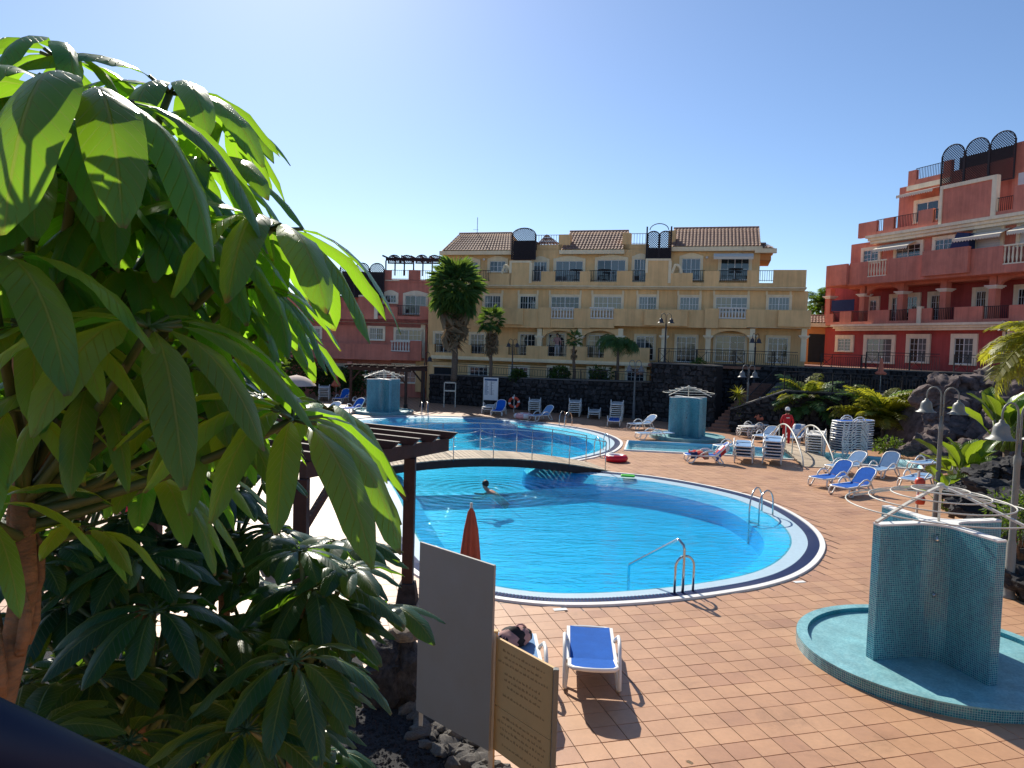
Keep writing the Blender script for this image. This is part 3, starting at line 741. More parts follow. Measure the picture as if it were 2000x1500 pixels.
# attic parapet: solid runs and railed gaps
SOL = [(912, 530, 935), (957, 534, 998), (996, 511, 1037), (1057, 530, 1083), (1133, 530, 1152), (1205, 529, 1234), (1262, 507, 1309), (1309, 533, 1352), (1376, 529, 1404), (1460, 528, 1481), (1511, 527, 1574)]
for x0, y0, x1 in SOL: Y.part('parapet', M['yellow'], [(x0, y0, x1, 560)], .45, .25)
Y.part('parapet', M['yellow'], [(906, 549, 1574, 561)], .43, .22)
for x0, x1 in ((935, 957), (1037, 1057), (1083, 1133), (1152, 1205), (1234, 1262), (1352, 1376), (1404, 1460), (1481, 1511)): Y.railing(x0, 528, x1, 550, .32, .13)
Y.part('handrail', M['black_metal'], [(912, 527.6, 1511, 528.8)], .36, .05)
for x0, x1, y0 in ((996, 1037, 509), (1262, 1309, 505)):
    Y.part('coping', M['yellow_pale'], [(x0 - 1, y0, x1 + 1, y0 + 4), (x0 - 1, y0 + 4, x0 + 3, 533), (x1 - 3, y0 + 4, x1 + 1, 553)], .50, .32)
for x in (985, 1318):
    u, z = Y.uz(x, 534, .45); sc = MB(); sc.tube([(u + .45 * math.cos(q), -.40, z + .62 * math.sin(q)) for q in [PI * i / 10 for i in range(6)]] + [(u - .2, -.4, z)], .10, 6); sc.build('scroll', M['yellow_pale'], ye)
Y.cornice(905, 556, 1576, 567, .62, 'yellow_pale')
# second floor
for i, r_ in enumerate(((947, 577, 978, 606), (1016, 578, 1047, 606), (1077, 579, 1131, 606), (1160, 579, 1214, 606), (1248, 579, 1282, 610), (1328, 580, 1365, 610), (1398, 580, 1459, 610), (1501, 580, 1541, 610))):
    Y.window(*r_, w=0, trim=.15, tm='yellow_pale', glass=('glass_pale', 'glass', 'glass', 'glass_warm', ('glass_pale', 'glass'), ('glass_pale', 'glass_pale'), ('glass_warm', 'glass_pale'), 'glass_pale')[i], bars=(3, 2))
    Y.part('pilaster', M['yellow_pale'], [(r_[0] - 5, 567, r_[0] - 1.5, 577), (r_[2] + 1.5, 567, r_[2] + 5, 577)], .06, .1)
OP = [(1075, 1121), (1152, 1199), (1403, 1458)]
xs = [(926, 1075), (1121, 1152), (1199, 1403), (1458, 1583)]
for x0, x1 in xs: Y.part('balcony_parapet', M['yellow'], [(x0, 601 + (x0 - 926) * .006, x1, 641)], 1.3, .25)
for x0, x1 in OP:
    Y.part('balcony_parapet', M['yellow'], [(x0, 623, x1, 641)], 1.3, .25); Y.balusters(x0, 600, x1, 623, 1.18)
Y.part('balcony_panel', M['yellow'], [(965, 602, 1021, 634), (1259, 605, 1342, 637), (1521, 606, 1583, 639)], 1.55, .24)
Y.part('balcony_panel', M['yellow'], [(1052, 600, 1074, 640), (1377, 602, 1402, 641)], 1.42, .1)
u0, z0, u1, z1 = Y.rect(926, 636, 1583, 642, 1.3); MB().box(u0, -1.28, z0, u1, .02, z0 + .22).build('balcony_slab', M['yellow_pale'], ye)
# loggia: columns and arches carrying the balcony
for px in (1055, 1133, 1213, 1298, 1384, 1470, 1571): Y.column(px, 642, 706, .98, 'yellow_pale', .17)
for a, b in ((1060, 1129), (1137, 1209), (1389, 1466)): Y.arch(a, b, 641.5, 664, 1.1, 'yellow', .3)
for r_, g in (((1016, 652, 1045, 702), 'glass'), ((1072, 652, 1102, 702), 'glass'), ((1150, 654, 1192, 702), ('glass_warm', 'glass')), ((1243, 656, 1276, 704), ('glass_pale', 'glass')), ((1322, 657, 1358, 708), 'glass'), ((1398, 655, 1453, 708), ('glass_warm', 'glass')), ((1500, 659, 1537, 710), 'glass'), ((850, 650, 884, 700), 'glass'), ((920, 652, 946, 700), 'glass')):
    Y.window(*r_, w=.03, trim=.15, tm='yellow_pale', glass=g, bars=(2, 4), base=False)
for x0, y0, x1 in ((838, 672, 848), (891, 673, 919), (975, 674, 992), (1028, 675, 1069), (1107, 676, 1146), (1180, 677, 1268)): Y.part('parapet', M['yellow'], [(x0, y0, x1, 702)], 1.3, .22)
Y.part('parapet', M['yellow'], [(838, 694, 1268, 702)], 1.28, .2)
for x0, x1 in ((848, 891), (919, 975), (992, 1028), (1069, 1107), (1146, 1180)): Y.railing(x0, 671 + (x0 - 838) * .012, x1, 695, 1.2, .13)
Y.cornice(838, 700, 1270, 709, 1.55, 'yellow_pale', 2, 1.5)
for i, r_ in enumerate(((918, 716, 953, 741), (997, 716, 1031, 742), (1072, 717, 1108, 744), (1150, 719, 1188, 744), (1225, 718, 1258, 746))): Y.window(*r_, w=1.2, trim=.15, tm='yellow_pale', glass=('glass', 'glass_pale')[i % 2], bars=(2, 3))
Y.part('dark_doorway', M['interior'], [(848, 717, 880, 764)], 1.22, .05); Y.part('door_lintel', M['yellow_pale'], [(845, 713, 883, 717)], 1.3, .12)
Y.lattice(1000, 446, 1046, 507, -.9, 1, .55); Y.lattice(1265, 452, 1310, 505, -.9, 2, .25)
u0, z0, u1, z1 = Y.rect(1003, 470, 1044, 507, -1.3); MB().box(u0, 1.3, z0, u1, 3.0, z1).build('stair_housing', M['dark_wood'], ye)
u0, z0, u1, z1 = Y.rect(1266, 484, 1308, 505, -1.3); MB().box(u0, 1.3, z0, u1, 3.0, z1).build('stair_housing', M['dark_wood'], ye)
u0, z0, u1, z1 = Y.rect(1270, 437, 1306, 449, -.9); hp = MB(); hp.tube([((u0 + u1) / 2 + (u1 - u0) / 2 * math.cos(q), .9, z0 + (z1 - z0) * math.sin(q)) for q in [PI * i / 14 for i in range(15)]], .03, 6)
for x in (u0 - .2, u1 + .2): hp.tube([(x, .9, z0 - 2.4), (x, .9, z0 + .25)], .06, 6)
hp.build('arched_hoop', M['dark_wood'], ye)
aw = MB(); a, b, c, d = Y.loc(1394, 495, -.9), Y.loc(1472, 495, -.9), Y.loc(1472, 501, -.2), Y.loc(1394, 501, -.2)
aw.add([a, b, c, d, d + Vector((0, 0, -.18)), c + Vector((0, 0, -.18))], [(0, 1, 2, 3), (3, 2, 5, 4)]); aw.build('awning', M['awning'], ye)
for x, y in ((946, 507), (1381, 503)):
    u, z = Y.uz(x, y, -1.6); MB().lathe([(.05, -.1), (.10, -.06), (.10, .06), (.03, .1)], 8, (u, 1.5, z)).build('wall_lamp', M['white_stone'], ye, True)

def furniture_dark(F, x, y, w, label):                       # covered patio sets seen behind the rails
    u, z = F.uz(x, y, w); p = F.o + F.d * u + F.n * w + Vector((0, 0, z)); e = thing('patio_table', label, 'patio table', (p.x, p.y, p.z), F.a)
    t = MB().lathe([(.48, .70), (.5, .72), (.5, .75), (.48, .76)], 14); t.build('table_top', M['black_metal'], e)
    MB().lathe([(.22, 0), (.22, .03), (.035, .06), (.035, .70)], 8).build('pedestal', M['black_metal'], e)
furniture_dark(Y, 1125, 547, -.5, 'dark patio table behind the attic rail above the left balustrade')
furniture_dark(Y, 1180, 547, -.5, 'dark patio table behind the attic rail above the middle balustrade')
furniture_dark(Y, 1436, 546, -.5, 'dark patio table under the cream awning on the ochre attic')
# ---------------------------------------------------------------- red building on the right
re_ = thing('apartment_building', 'brick red stepped apartment building with cream cornices and dark roof trellis', 'building', (26.2, 62.0, 0), R(-70))
B = Facade(re_, R(-70))
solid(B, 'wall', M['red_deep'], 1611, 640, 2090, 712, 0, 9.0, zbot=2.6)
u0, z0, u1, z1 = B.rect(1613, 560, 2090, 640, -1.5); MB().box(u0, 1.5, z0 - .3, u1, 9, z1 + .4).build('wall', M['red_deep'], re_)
uA, zA = B.uz(1663, 478, 0); uB, _ = B.uz(2090, 400, 0); _, zC = B.uz(1663, 553, 0)
MB().box(uA, 0, zC - .5, uB, 9, zA).build('wall', M['red'], re_)
uT, zT = B.uz(1759, 339, -1.8); _, zT0 = B.uz(1759, 432, -1.8)
MB().box(uT, 1.8, zT0 - 1.0, uB, 8.5, zT - 1.1).build('wall', M['red'], re_)
B.cornice(1611, 637, 2090, 628, .75, 'cream', 3, .8)
# lower cornice is level: rebuild its height from its left end
u0, zc0 = B.uz(1628, 647, .7); _, zc1 = B.uz(1628, 634, .7)
for o in list(re_.children):
    if o.name.startswith('cornice'): bpy.data.objects.remove(o)
def level_cornice(px, ytop, ybot, w, px1=2090, m='cream', steps=3):
    u0, z1 = B.uz(px, ytop, w); _, z0 = B.uz(px, ybot, w); u1, _ = B.uz(px1, 600, w); mb = MB(); h_ = (z1 - z0) / steps
    for i in range(steps):
        g = .13 * (steps - 1 - i); mb.box(u0 + g, -w + g, z0 + h_ * i, u1, -w + 1.0, z0 + h_ * (i + 1) - (0 if i == steps - 1 else .012))
    mb.build('cornice', M[m], re_); return z0, z1
ZL0, ZL1 = level_cornice(1622, 634, 646, .75)
ZU0, ZU1 = level_cornice(1690, 461, 477, .75)
def span(px0, px1, w): return B.uz(px0, 600, w)[0], B.uz(px1, 600, w)[0]
def rb(name, m, px0, px1, z0, z1, w, t): 
    a, b = span(px0, px1, w); return MB().box(a, -w, z0, b, -w + t, z1).build(name, M[m], re_)
# ground floor windows
for r_ in ((1638, 661, 1662, 686), (1694, 661, 1741, 709), (1778, 660, 1809, 708), (1866, 660, 1900, 712), (1968, 656, 2010, 716)): B.window(*r_, w=.02, trim=.28, tm='cream', glass=rnd.choice(['glass_pale', ('glass', 'glass_pale')]), bars=(2, 4))
# first floor parapet with railed gaps, crimson loggia behind
zp = ZL1 + 1.0
for px0, px1, k in ((1613, 1628, .85), (1641, 1663, 1), (1696, 1737, 1), (1775, 1820, 1), (1864, 1919, 1), (1971, 2090, 1)): rb('parapet', 'red', px0, px1, ZL1 - .05, ZL1 + 1.05 * k, .45, .22)
rb('parapet', 'red', 1613, 2090, ZL1 - .05, ZL1 + .22, .43, .2)
for px0, px1 in ((1628, 1641), (1663, 1696), (1737, 1775), (1820, 1864), (1919, 1971)):
    a, b = span(px0, px1, .34); mb = MB(); mb.box(a, -.36, ZL1 + 1.0, b, -.32, ZL1 + 1.04); n = int((b - a) / .13)
    for i in range(n + 1): x = a + (b - a) * i / n; mb.box(x - .014, -.354, ZL1 + .2, x + .014, -.326, ZL1 + 1.0)
    mb.build('railing', M['black_metal'], re_)
rb('pilaster', 'cream', 1791, 1799, ZL1, ZL1 + 1.2, .52, .3)
_, ZB0 = B.uz(1613, 561, 1.2); _, ZB1 = B.uz(1613, 523, 1.2)
for px in (1621, 1687, 1762, 1845, 1941):
    u, _ = B.uz(px, 600, -.1); c = MB().box(u - .24, -.14, ZL1, u + .24, .34, ZB0).build('column', M['red'], re_); zc = ZL1 + (ZB0 - ZL1) * .72; k = MB()
    for j, g in enumerate((.06, .13, .2)): k.box(u - .24 - g, -.14 - g, zc + .07 * j, u + .24 + g, .34 + g, zc + .07 * j + .08)
    k.build('capital', M['white_stone'], c)
for px0, px1 in ((1691, 1758), (1945, 2060)):
    a, b = span(px0, px1, .1); mb = MB(); k = 12; zs, zt = ZB0 - .75, ZB0
    za = lambda i: zs + (zt - zs - .12) * math.sin(PI * i / k) ** .55
    for i in range(k):
        x, y_ = a + (b - a) * i / k, a + (b - a) * (i + 1) / k
        mb.hexa([(x, -.1, za(i)), (y_, -.1, za(i + 1)), (y_, .2, za(i + 1)), (x, .2, za(i)), (x, -.1, zt), (y_, -.1, zt), (y_, .2, zt), (x, .2, zt)])
    mb.build('arch', M['red'], re_)
for px0, px1, zz in ((1700, 1711, 2.0), (1744, 1758, 2.1), (1772, 1790, 2.1), (1820, 1836, 2.1), (1908, 1924, 2.2), (1990, 2012, 2.2)):
    u0, u1 = span(px0, px1, -1.48); 
    yA = view_px(*(B.o + B.d * u0 + B.n * -1.48)[:2], ZL1 + zz)[1]; yB = view_px(*(B.o + B.d * u1 + B.n * -1.48)[:2], ZL1 + .05)[1]
    B.window(px0, yA, px1, yB, w=-1.48, trim=.28, tm='cream', glass='glass', bars=(2, 4), base=False)
# second floor balcony band
H2 = ZB1 - ZB0
for px0, px1 in ((1610, 1655), (1655, 1690), (1728, 1952), (2000, 2090)): rb('balcony_parapet', 'red', px0, px1, ZB0, ZB1 + (.0 if px0 < 1650 else .12), 1.2, .25)
for px0, px1 in ((1690, 1728), (1952, 2000)):
    rb('balcony_parapet', 'red', px0, px1, ZB0, ZB0 + H2 * .32, 1.2, .25); a, b = span(px0, px1, 1.08); z0, z1 = ZB0 + H2 * .32, ZB1 + .15
    mb = MB(); mb.box(a, -1.18, z1 - .1, b, -.98, z1); mb.box(a, -1.18, z0, b, -.98, z0 + .08); bo = mb.build('balustrade', M['cream'], re_); Hh = z1 - z0
    me = MB().lathe([(.05, 0), (.035, .05), (.075, Hh * .3), (.04, Hh * .62), (.055, Hh * .72), (.05, Hh - .17)], 8).mesh('baluster', M['cream'], True); n = max(4, int((b - a) / .24))
    for i in range(n): o = link('baluster', me, bo); o.location = (a + (b - a) * (i + .5) / n, -1.08, z0 + .08)
rb('balcony_panel', 'red', 1795, 1884, ZB0 + .18, ZB1 + .3, 1.5, .25); rb('balcony_panel', 'red', 1610, 1650, ZB0 + .05, ZB1 + .1, 1.42, .2)
a, b = span(1612, 2090, 1.2); MB().box(a, -1.15, ZB0 - .02, b, 1.5, ZB0 + .2).build('balcony_slab', M['red'], re_)
# second floor windows, shutter, awnings
for r_, g in (((1688, 490, 1716, 512), 'glass'), ((1752, 481, 1798, 504), ('glass_pale', 'glass')), ((1828, 469, 1860, 496), 'glass')): B.window(*r_, w=.02, trim=.22, tm='cream', glass=g, bars=(2, 3))
for r_ in ((1908, 449, 1955, 485), (1994, 438, 2040, 474)):
    B.window(*r_, w=.02, trim=.2, tm='cream', glass='shutter', leaves=1, bars=(1, 9))
def awning(F, px0, px1, z1, drop, w0, w1, m, name='awning'):
    a, b = F.uz(px0, 500, w0)[0], F.uz(px1, 500, w0)[0]; mb = MB(); n = 16
    mb.hexa([(a, -w0, z1 - .03), (b, -w0, z1 - .03), (b, -w1, z1 - drop - .03), (a, -w1, z1 - drop - .03), (a, -w0, z1), (b, -w0, z1), (b, -w1, z1 - drop), (a, -w1, z1 - drop)])
    for i in range(n):
        x0, x1 = a + (b - a) * i / n, a + (b - a) * (i + 1) / n; q = z1 - drop
        mb.add([(x0, -w1 - .01, q), (x1, -w1 - .01, q), (x1, -w1 - .01, q - .17), ((x0 + x1) / 2, -w1 - .01, q - .26), (x0, -w1 - .01, q - .17)], [(0, 1, 2, 3, 4)])
    return mb.build(name, M[m], F.e)
awning(B, 1722, 1790, ZU0 - .12, .42, .05, 1.0, 'awning'); awning(B, 1880, 1972, ZU0 - .15, .42, .05, 1.0, 'awning'); awning(B, 1984, 2060, ZU0 - .12, .42, .05, 1.0, 'awning')
# third floor parapet and panel
for px0, px1, h_ in ((1668, 1703, 1.1), (1716, 1735, 1.15), (1783, 1811, 1.25), (1824, 1930, 2.5), (1965, 2090, 1.7)): rb('parapet', 'red', px0, px1, ZU1 - .05, ZU1 + h_, .5, .25)
rb('parapet', 'red', 1690, 2090, ZU1 - .05, ZU1 + .28, .48, .2)
for px0, px1 in ((1703, 1716), (1735, 1783), (1811, 1834), (1930, 1965)):
    a, b = span(px0, px1, .4); mb = MB(); mb.box(a, -.42, ZU1 + 1.12, b, -.38, ZU1 + 1.16); n = max(2, int((b - a) / .13))
    for i in range(n + 1): x = a + (b - a) * i / n; mb.box(x - .014, -.414, ZU1 + .25, x + .014, -.386, ZU1 + 1.12)
    mb.build('railing', M['black_metal'], re_)
for px0, px1, z0, z1 in ((1822, 1931, ZU1 + 2.4, ZU1 + 2.65), (1822, 1827, ZU1, ZU1 + 2.4), (1922, 1931, ZU1, ZU1 + 2.4)): rb('panel_trim', 'cream', px0, px1, z0, z1, .58, .35)
yA = view_px(*(B.o + B.d * B.uz(1795, 400, -1.75)[0] + B.n * -1.75)[:2], ZU1 + 2.5)[1]
B.window(1792, 398, 1833, 428, w=-1.75, trim=.25, tm='cream', glass='glass', bars=(1, 1))
awning(B, 1765, 1836, ZU1 + 3.25, .3, -1.7, -.6, 'awning')
ZR = zT
rb('parapet', 'red', 1759, 1774, ZR - 1.15, ZR, -1.75, .25); rb('parapet', 'red', 1826, 1842, ZR - 1.15, ZR + .1, -1.75, .25); rb('parapet', 'red', 1759, 2090, ZR - 1.15, ZR - .75, -1.77, .2)
rb('band', 'cream', 1757, 1840, ZR - 1.5, ZR - 1.15, -1.65, .3)
a, b = span(1774, 1826, -1.85); mb = MB(); mb.box(a, 1.83, ZR + .06, b, 1.87, ZR + .1); n = int((b - a) / .13)
for i in range(n + 1): x = a + (b - a) * i / n; mb.box(x - .014, 1.836, ZR - .8, x + .014, 1.864, ZR + .06)
mb.build('railing', M['black_metal'], re_)
ul0, ul1 = span(1822, 1964, -1.2); LH = 3.6
def lattice_uv(u0, u1, z0, z1, w, arches, hz):
    x0, y0 = view_px(*(B.o + B.d * u0 + B.n * w)[:2], z1); x1, y1 = view_px(*(B.o + B.d * u1 + B.n * w)[:2], z0)
    B.lattice(x0, y0, x1, y1, w, arches, hz, .17)
zlb = ZU1 + 2.6
lattice_uv(ul0, ul1, zlb, zlb + 3.25, -1.2, 3, .75)
MB().box(ul0 + .6, 2.2, zlb - .4, ul1 - .1, 4.0, zlb + 2.5).build('stair_housing', M['dark_wood'], re_)
rb('wall', 'red', 1960, 2090, zlb - 1, zlb + 2.4, -1.6, 3.0); rb('shutter_box', 'shutter', 1972, 2060, zlb - 1.2, zlb + .3, -1.3, .25)
# dark folded parasol awning on the second floor
a, b = span(1845, 1884, .9); mb = MB(); z0 = ZB1 + .25
mb.hexa([(a, -.9, z0), (b, -.9, z0), (b, -.3, z0), (a, -.3, z0), (a + .6, -.9, z0 + 1.15), (b, -.9, z0 + 1.0), (b, -.3, z0 + 1.0), (a + .6, -.3, z0 + 1.15)]); mb.build('sunshade', M['navy_cloth'], re_)
a, b = span(1624, 1668, .3); MB().box(a, -.32, ZL1 + 1.1, b, -.28, ZL1 + 2.0).build('wind_screen', M['navy_cloth'], re_)

# ---------------------------------------------------------------- red building on the left, joined to the ochre one
le = thing('apartment_building', 'red apartment building with dark roof pergola behind the left pool shower', 'building', (-7.0, 58.6, 0), R(-6))
Lf = Facade(le, R(-6))
solid(Lf, 'wall', M['red'], 500, 630, 833, 700, 0, 9, zbot=-.1)
solid(Lf, 'wall', M['red'], 668, 545, 858, 630, -1.6, 7, zbot=Lf.uz(700, 640, 0)[1])
solid(Lf, 'wall', M['red'], 500, 575, 668, 630, -1.6, 7, zbot=Lf.uz(700, 640, 0)[1])
Lf.part('parapet', M['red'], [(750, 527, 764, 548), (798, 527, 820, 548), (752, 545, 858, 552)], -1.55, .22)
Lf.railing(764, 527, 858, 548, -1.7, .16)
Lf.part('band', M['cream'], [(752, 546.5, 780, 549)], -1.5, .1)
for r_, g in (((752, 576, 774, 592), 'glass'), ((792, 577, 832, 614), ('glass', 'glass_pale'))): Lf.window(*r_, w=-1.6, trim=.18, tm='cream', glass=g, arch=True, bars=(2, 2))
Lf.part('parapet', M['red'], [(700, 578, 735, 624), (752, 599, 776, 624), (820, 598, 850, 624), (500, 600, 700, 624)], .3, .22); Lf.part('parapet', M['red'], [(700, 615, 850, 625)], .28, .2)
Lf.part('panel_trim', M['cream'], [(700, 576, 737, 580), (731, 580, 737, 623)], .36, .3)
Lf.railing(737, 596, 752, 616, .2); Lf.railing(776, 596, 820, 616, .2); Lf.cornice(500, 623, 838, 633, .6, 'cream')
for r_, g in (((590, 640, 626, 660), 'glass_pale'), ((722, 640, 749, 664), ('glass_pale', 'glass')), ((773, 643, 824, 666), ('glass_pale', 'glass_warm'))): Lf.window(*r_, w=0, trim=.15, tm='cream', glass=g, bars=(3, 2))
for x0, x1 in ((500, 763), (801, 822)): Lf.part('balcony_parapet', M['red'], [(x0, 665, x1, 704)], 1.2, .25)
Lf.part('balcony_parapet', M['red'], [(763, 687, 801, 704)], 1.2, .25); Lf.balusters(763, 665, 801, 687, 1.1)
u0, z0, u1, z1 = Lf.rect(500, 700, 822, 705, 1.2); MB().box(u0, -1.18, z0, u1, .02, z0 + .2).build('balcony_slab', M['red'], le)
Lf.part('pilaster', M['cream'], [(822, 634, 829, 708)], .1, .12)
for r_ in ((656, 714, 672, 744), (718, 716, 750, 750), (770, 714, 812, 748)): Lf.window(*r_, w=.02, trim=.2, tm='cream', glass=('glass', 'glass_pale'), bars=(2, 3))
Lf.column(684, 706, 742, 1.0, 'red', .18); Lf.part('pilaster', M['yellow'], [(812, 706, 830, 766)], .3, .28)
Lf.lattice(664, 513, 750, 582, -.9, 3, .5, .17); u0, z0, u1, z1 = Lf.rect(668, 530, 748, 580, -1.3); MB().box(u0, 1.3, z0, u1, 3.4, z1).build('stair_housing', M['dark_wood'], le)
tr_ = MB(); a, z1 = Lf.uz(754, 503, -3); b, z0 = Lf.uz(862, 540, -3); tr_.box(a, 2.9, z1 - .25, b, 3.1, z1)
for i in range(7): x = a + (b - a) * i / 6; tr_.box(x - .05, 2.95, z0, x + .05, 3.05, z1 - .25); tr_.box(x - .04, 2.0, z1 - .02, x + .04, 6.0, z1 + .1)
tr_.build('roof_pergola', M['dark_wood'], le); Lf.lattice(758, 498, 806, 516, -3.3, 2, .35, .15); Lf.lattice(812, 498, 860, 516, -3.3, 2, .35, .15)
# ---------------------------------------------------------------- ochre building far behind the umbrella tree
fe = thing('apartment_building', 'pale ochre building glimpsed through the umbrella tree leaves', 'building', (-21, 66, 0), R(4))
Ff = Facade(fe, R(4))
solid(Ff, 'wall', M['yellow_pale'], 250, 585, 560, 700, 0, 9, zbot=-.1)
Ff.part('roof_slab', M['rooftile'], [(245, 578, 566, 586)], .5, 9)
for x in (300, 360, 420, 480, 530):
    for y in (600, 645, 690): Ff.window(x, y, x + 22, y + 22, w=.02, trim=.14, tm='cream', glass='glass', bars=(2, 2))
Ff.part('balcony_parapet', M['yellow'], [(250, 628, 560, 640), (250, 672, 560, 686)], 1.0, .25); Ff.cornice(250, 640, 562, 644, 1.1, 'cream', 2)
# ---------------------------------------------------------------- small orange gatehouse between the two blocks
oe = thing('gatehouse', 'small orange gatehouse with tiled roof between ochre and red blocks', 'building', (25.0, 62.5, 0), R(-8))
Of = Facade(oe, R(-8))
solid(Of, 'wall', M['orange'], 1572, 632, 1625, 720, 0, 4, zbot=2.2)
tiled_roof(Of, 1570, 630, 1628, 630, 1572, 617, 1626, 617, .5, -1.2)
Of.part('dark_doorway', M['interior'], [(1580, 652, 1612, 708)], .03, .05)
# ================================================================== walls, terraces, stairs
def stone_wall(name, label, pts, z0, z1, t=.5, cell=.38, cat='wall', cap=True, rows_top=None, hide_back=True):
    """lava-stone wall along ground points pts (left to right as seen), faced with separate uneven stones"""
    e = thing(name, label, cat)
    body = MB(); st = MB(); cp = MB()
    zt = z1 if isinstance(z1, (list, tuple)) else [z1] * len(pts)
    for i in range(len(pts) - 1):
        a, b = Vector(pts[i]), Vector(pts[i + 1]); a.z = b.z = 0; d = (b - a); L_ = d.length; d.normalize(); back = Vector((-d.y, d.x, 0))
        za, zb = zt[i], zt[i + 1]; U = Vector((0, 0, 1))
        body.hexa([a + U * z0, b + U * z0, b + back * t + U * z0, a + back * t + U * z0, a + U * za, b + U * zb, b + back * t + U * zb, a + back * t + U * za])
        nr = max(2, int((max(za, zb) - z0) / (cell * .72)))
        for r_ in range(nr):
            x = -rnd.uniform(0, cell)
            while x < L_:
                wd = cell * rnd.uniform(.6, 1.5); x0, x1 = max(0, x), min(L_, x + wd); x += wd
                if x1 - x0 < .08: continue
                m_ = (x0 + x1) / 2 / L_; top = za + (zb - za) * m_ - z0; h_ = top / nr
                c = Vector((0, 0, 0)); q = []
                y0, y1 = r_ * h_, (r_ + 1) * h_
                for (u, v) in ((x0, y0), (x1, y0), (x1, y1), (x0, y1)):
                    q.append((u + rnd.uniform(-.10, .10), v + rnd.uniform(-.09, .09)))
                g = .02; cu_, cv = sum(p[0] for p in q) / 4, sum(p[1] for p in q) / 4; pr = rnd.uniform(.03, .11)
                o1 = [a + d * (u + (cu_ - u) * .06) + U * (z0 + v + (cv - v) * .06) + back * .01 for u, v in q]
                o2 = [a + d * (u + (cu_ - u) * rnd.uniform(.2, .38)) + U * (z0 + v + (cv - v) * rnd.uniform(.2, .38)) - back * pr * rnd.uniform(.7, 1.2) for u, v in q]
                st.add(o1 + o2, [(0, 1, 5, 4), (1, 2, 6, 5), (2, 3, 7, 6), (3, 0, 4, 7), (4, 5, 6, 7)])
        cp.hexa([a - back * .06 + U * (za + .003), b - back * .06 + U * (zb + .003), b + back * (t + .05) + U * (zb + .003), a + back * (t + .05) + U * (za + .003),
                 a - back * .06 + U * (za + .08), b - back * .06 + U * (zb + .08), b + back * (t + .05) + U * (zb + .08), a + back * (t + .05) + U * (za + .08)])
    body.build('core', M['lava_joint'], e)
    s_ = st.build('stone_facing', M['lava'], e); s_['kind'] = 'stuff'
    if cap: cp.build('capping', M['cap'], e)
    return e
stone_wall('garden_wall', 'low dark lava stone garden wall below the ochre building, behind stacked loungers', [G(838, 786), G(1000, 799), G(1140, 810), G(1268, 819)], -.05, [2.0, 2.1, 2.2, 2.3], .6)
stone_wall('retaining_wall', 'tall dark lava stone retaining wall behind the middle shower', [G(1268, 819.5), G(1395, 835)], -.05, 3.5, .6)
WT = [D(1268, 706, 46.6), D(1560, 706, 46.2), D(1700, 706, 45.5), D(2080, 706, 41)]
stone_wall('terrace_wall', 'upper lava stone terrace wall under the black railings of the red building', [D(1396, 706, 47.4), WT[1], WT[2], WT[3]], -.05, 3.5, .6)
W3 = [G(1424, 843), G(1530, 850), G(1660, 858), G(1800, 868), D(2080, 800, 32.0)]
stone_wall('terrace_wall', 'lower lava stone terrace wall behind the lifeguard and the palms', W3, -.05, [1.2, 2.35, 2.35, 2.35, 2.35], .6)
tf_ = MB(); tf_.prism([(p.x, p.y) for p in (W3[1] + Vector((.3, .5, 0)), W3[2] + Vector((0, .5, 0)), W3[3] + Vector((0, .5, 0)), W3[4] + Vector((0, .5, 0)), WT[3], WT[2], WT[1])], 2.2, 2.33)
tag(tf_.build('lower_terrace', M['earth']), 'planted lower terrace between the two lava walls', None, None, 'structure')
up = MB(); up.prism([(p.x, p.y) for p in (WT[0] + Vector((0, .4, 0)), WT[1] + Vector((0, .4, 0)), WT[2] + Vector((0, .4, 0)), WT[3] + Vector((0, .4, 0)), Vector((60, 40, 0)), Vector((60, 75, 0)), Vector((22, 75, 0)), Vector((21.2, 49.6, 0)), Vector((10.2, 52.6, 0)))], 3.3, 3.47)
tag(up.build('upper_terrace', M['step']), 'tiled upper terrace in front of the red building', None, None, 'structure')
gd = MB(); gp = [G(838, 786), G(1000, 799), G(1140, 810), G(1268, 819), WT[0]]; gd.prism([(p.x, p.y + .4) for p in gp] + [(9.4, 52.2), (-6, 56.6)], 1.7, 1.85)
tag(gd.build('garden_terrace', M['earth']), 'planted strip between garden wall and ochre building', None, None, 'structure')

# stairs
st_e = thing('garden_stairs', 'terracotta stairs climbing right to the terrace beside the round shower', 'stairs')
s0, s1 = G(1383, 840), G(1425, 844); top = D(1492, 752, 46.0); run = (top - (s0 + s1) / 2); run.z = 0; wdt = (s1 - s0); wdt.z = 0
for k in range(15):
    a = s0 + run * (k / 15); b = s1 + run * (k / 15); c = b + run / 15 * 1.15; d = a + run / 15 * 1.15; z = .165 * (k + 1)
    o = MB().hexa([Vector((p.x, p.y, z - .17 if k else 0)) for p in (a, b, c, d)] + [Vector((p.x, p.y, z)) for p in (a, b, c, d)]).build('step', M['step'], st_e)
side = s1 + wdt.normalized() * .15
hr = MB(); pts = [Vector((0, 0, 0)) + side + run * t + Vector((0, 0, .17 + 2.4 * t + .95)) for t in (.28, 1.0)]
hr.tube(pts, .03, 6); hr.tube([p - Vector((0, 0, .8)) for p in pts], .02, 6)
for i in range(26): t = .28 + .72 * i / 25; p = side + run * t; hr.tube([p + Vector((0, 0, .17 + 2.4 * t)), p + Vector((0, 0, .17 + 2.4 * t + .95))], .014, 5)
hr.build('handrail', M['black_metal'], st_e)
ck = MB(); a, b = side + run * .08, side + run * 1.02; nn = wdt.normalized()
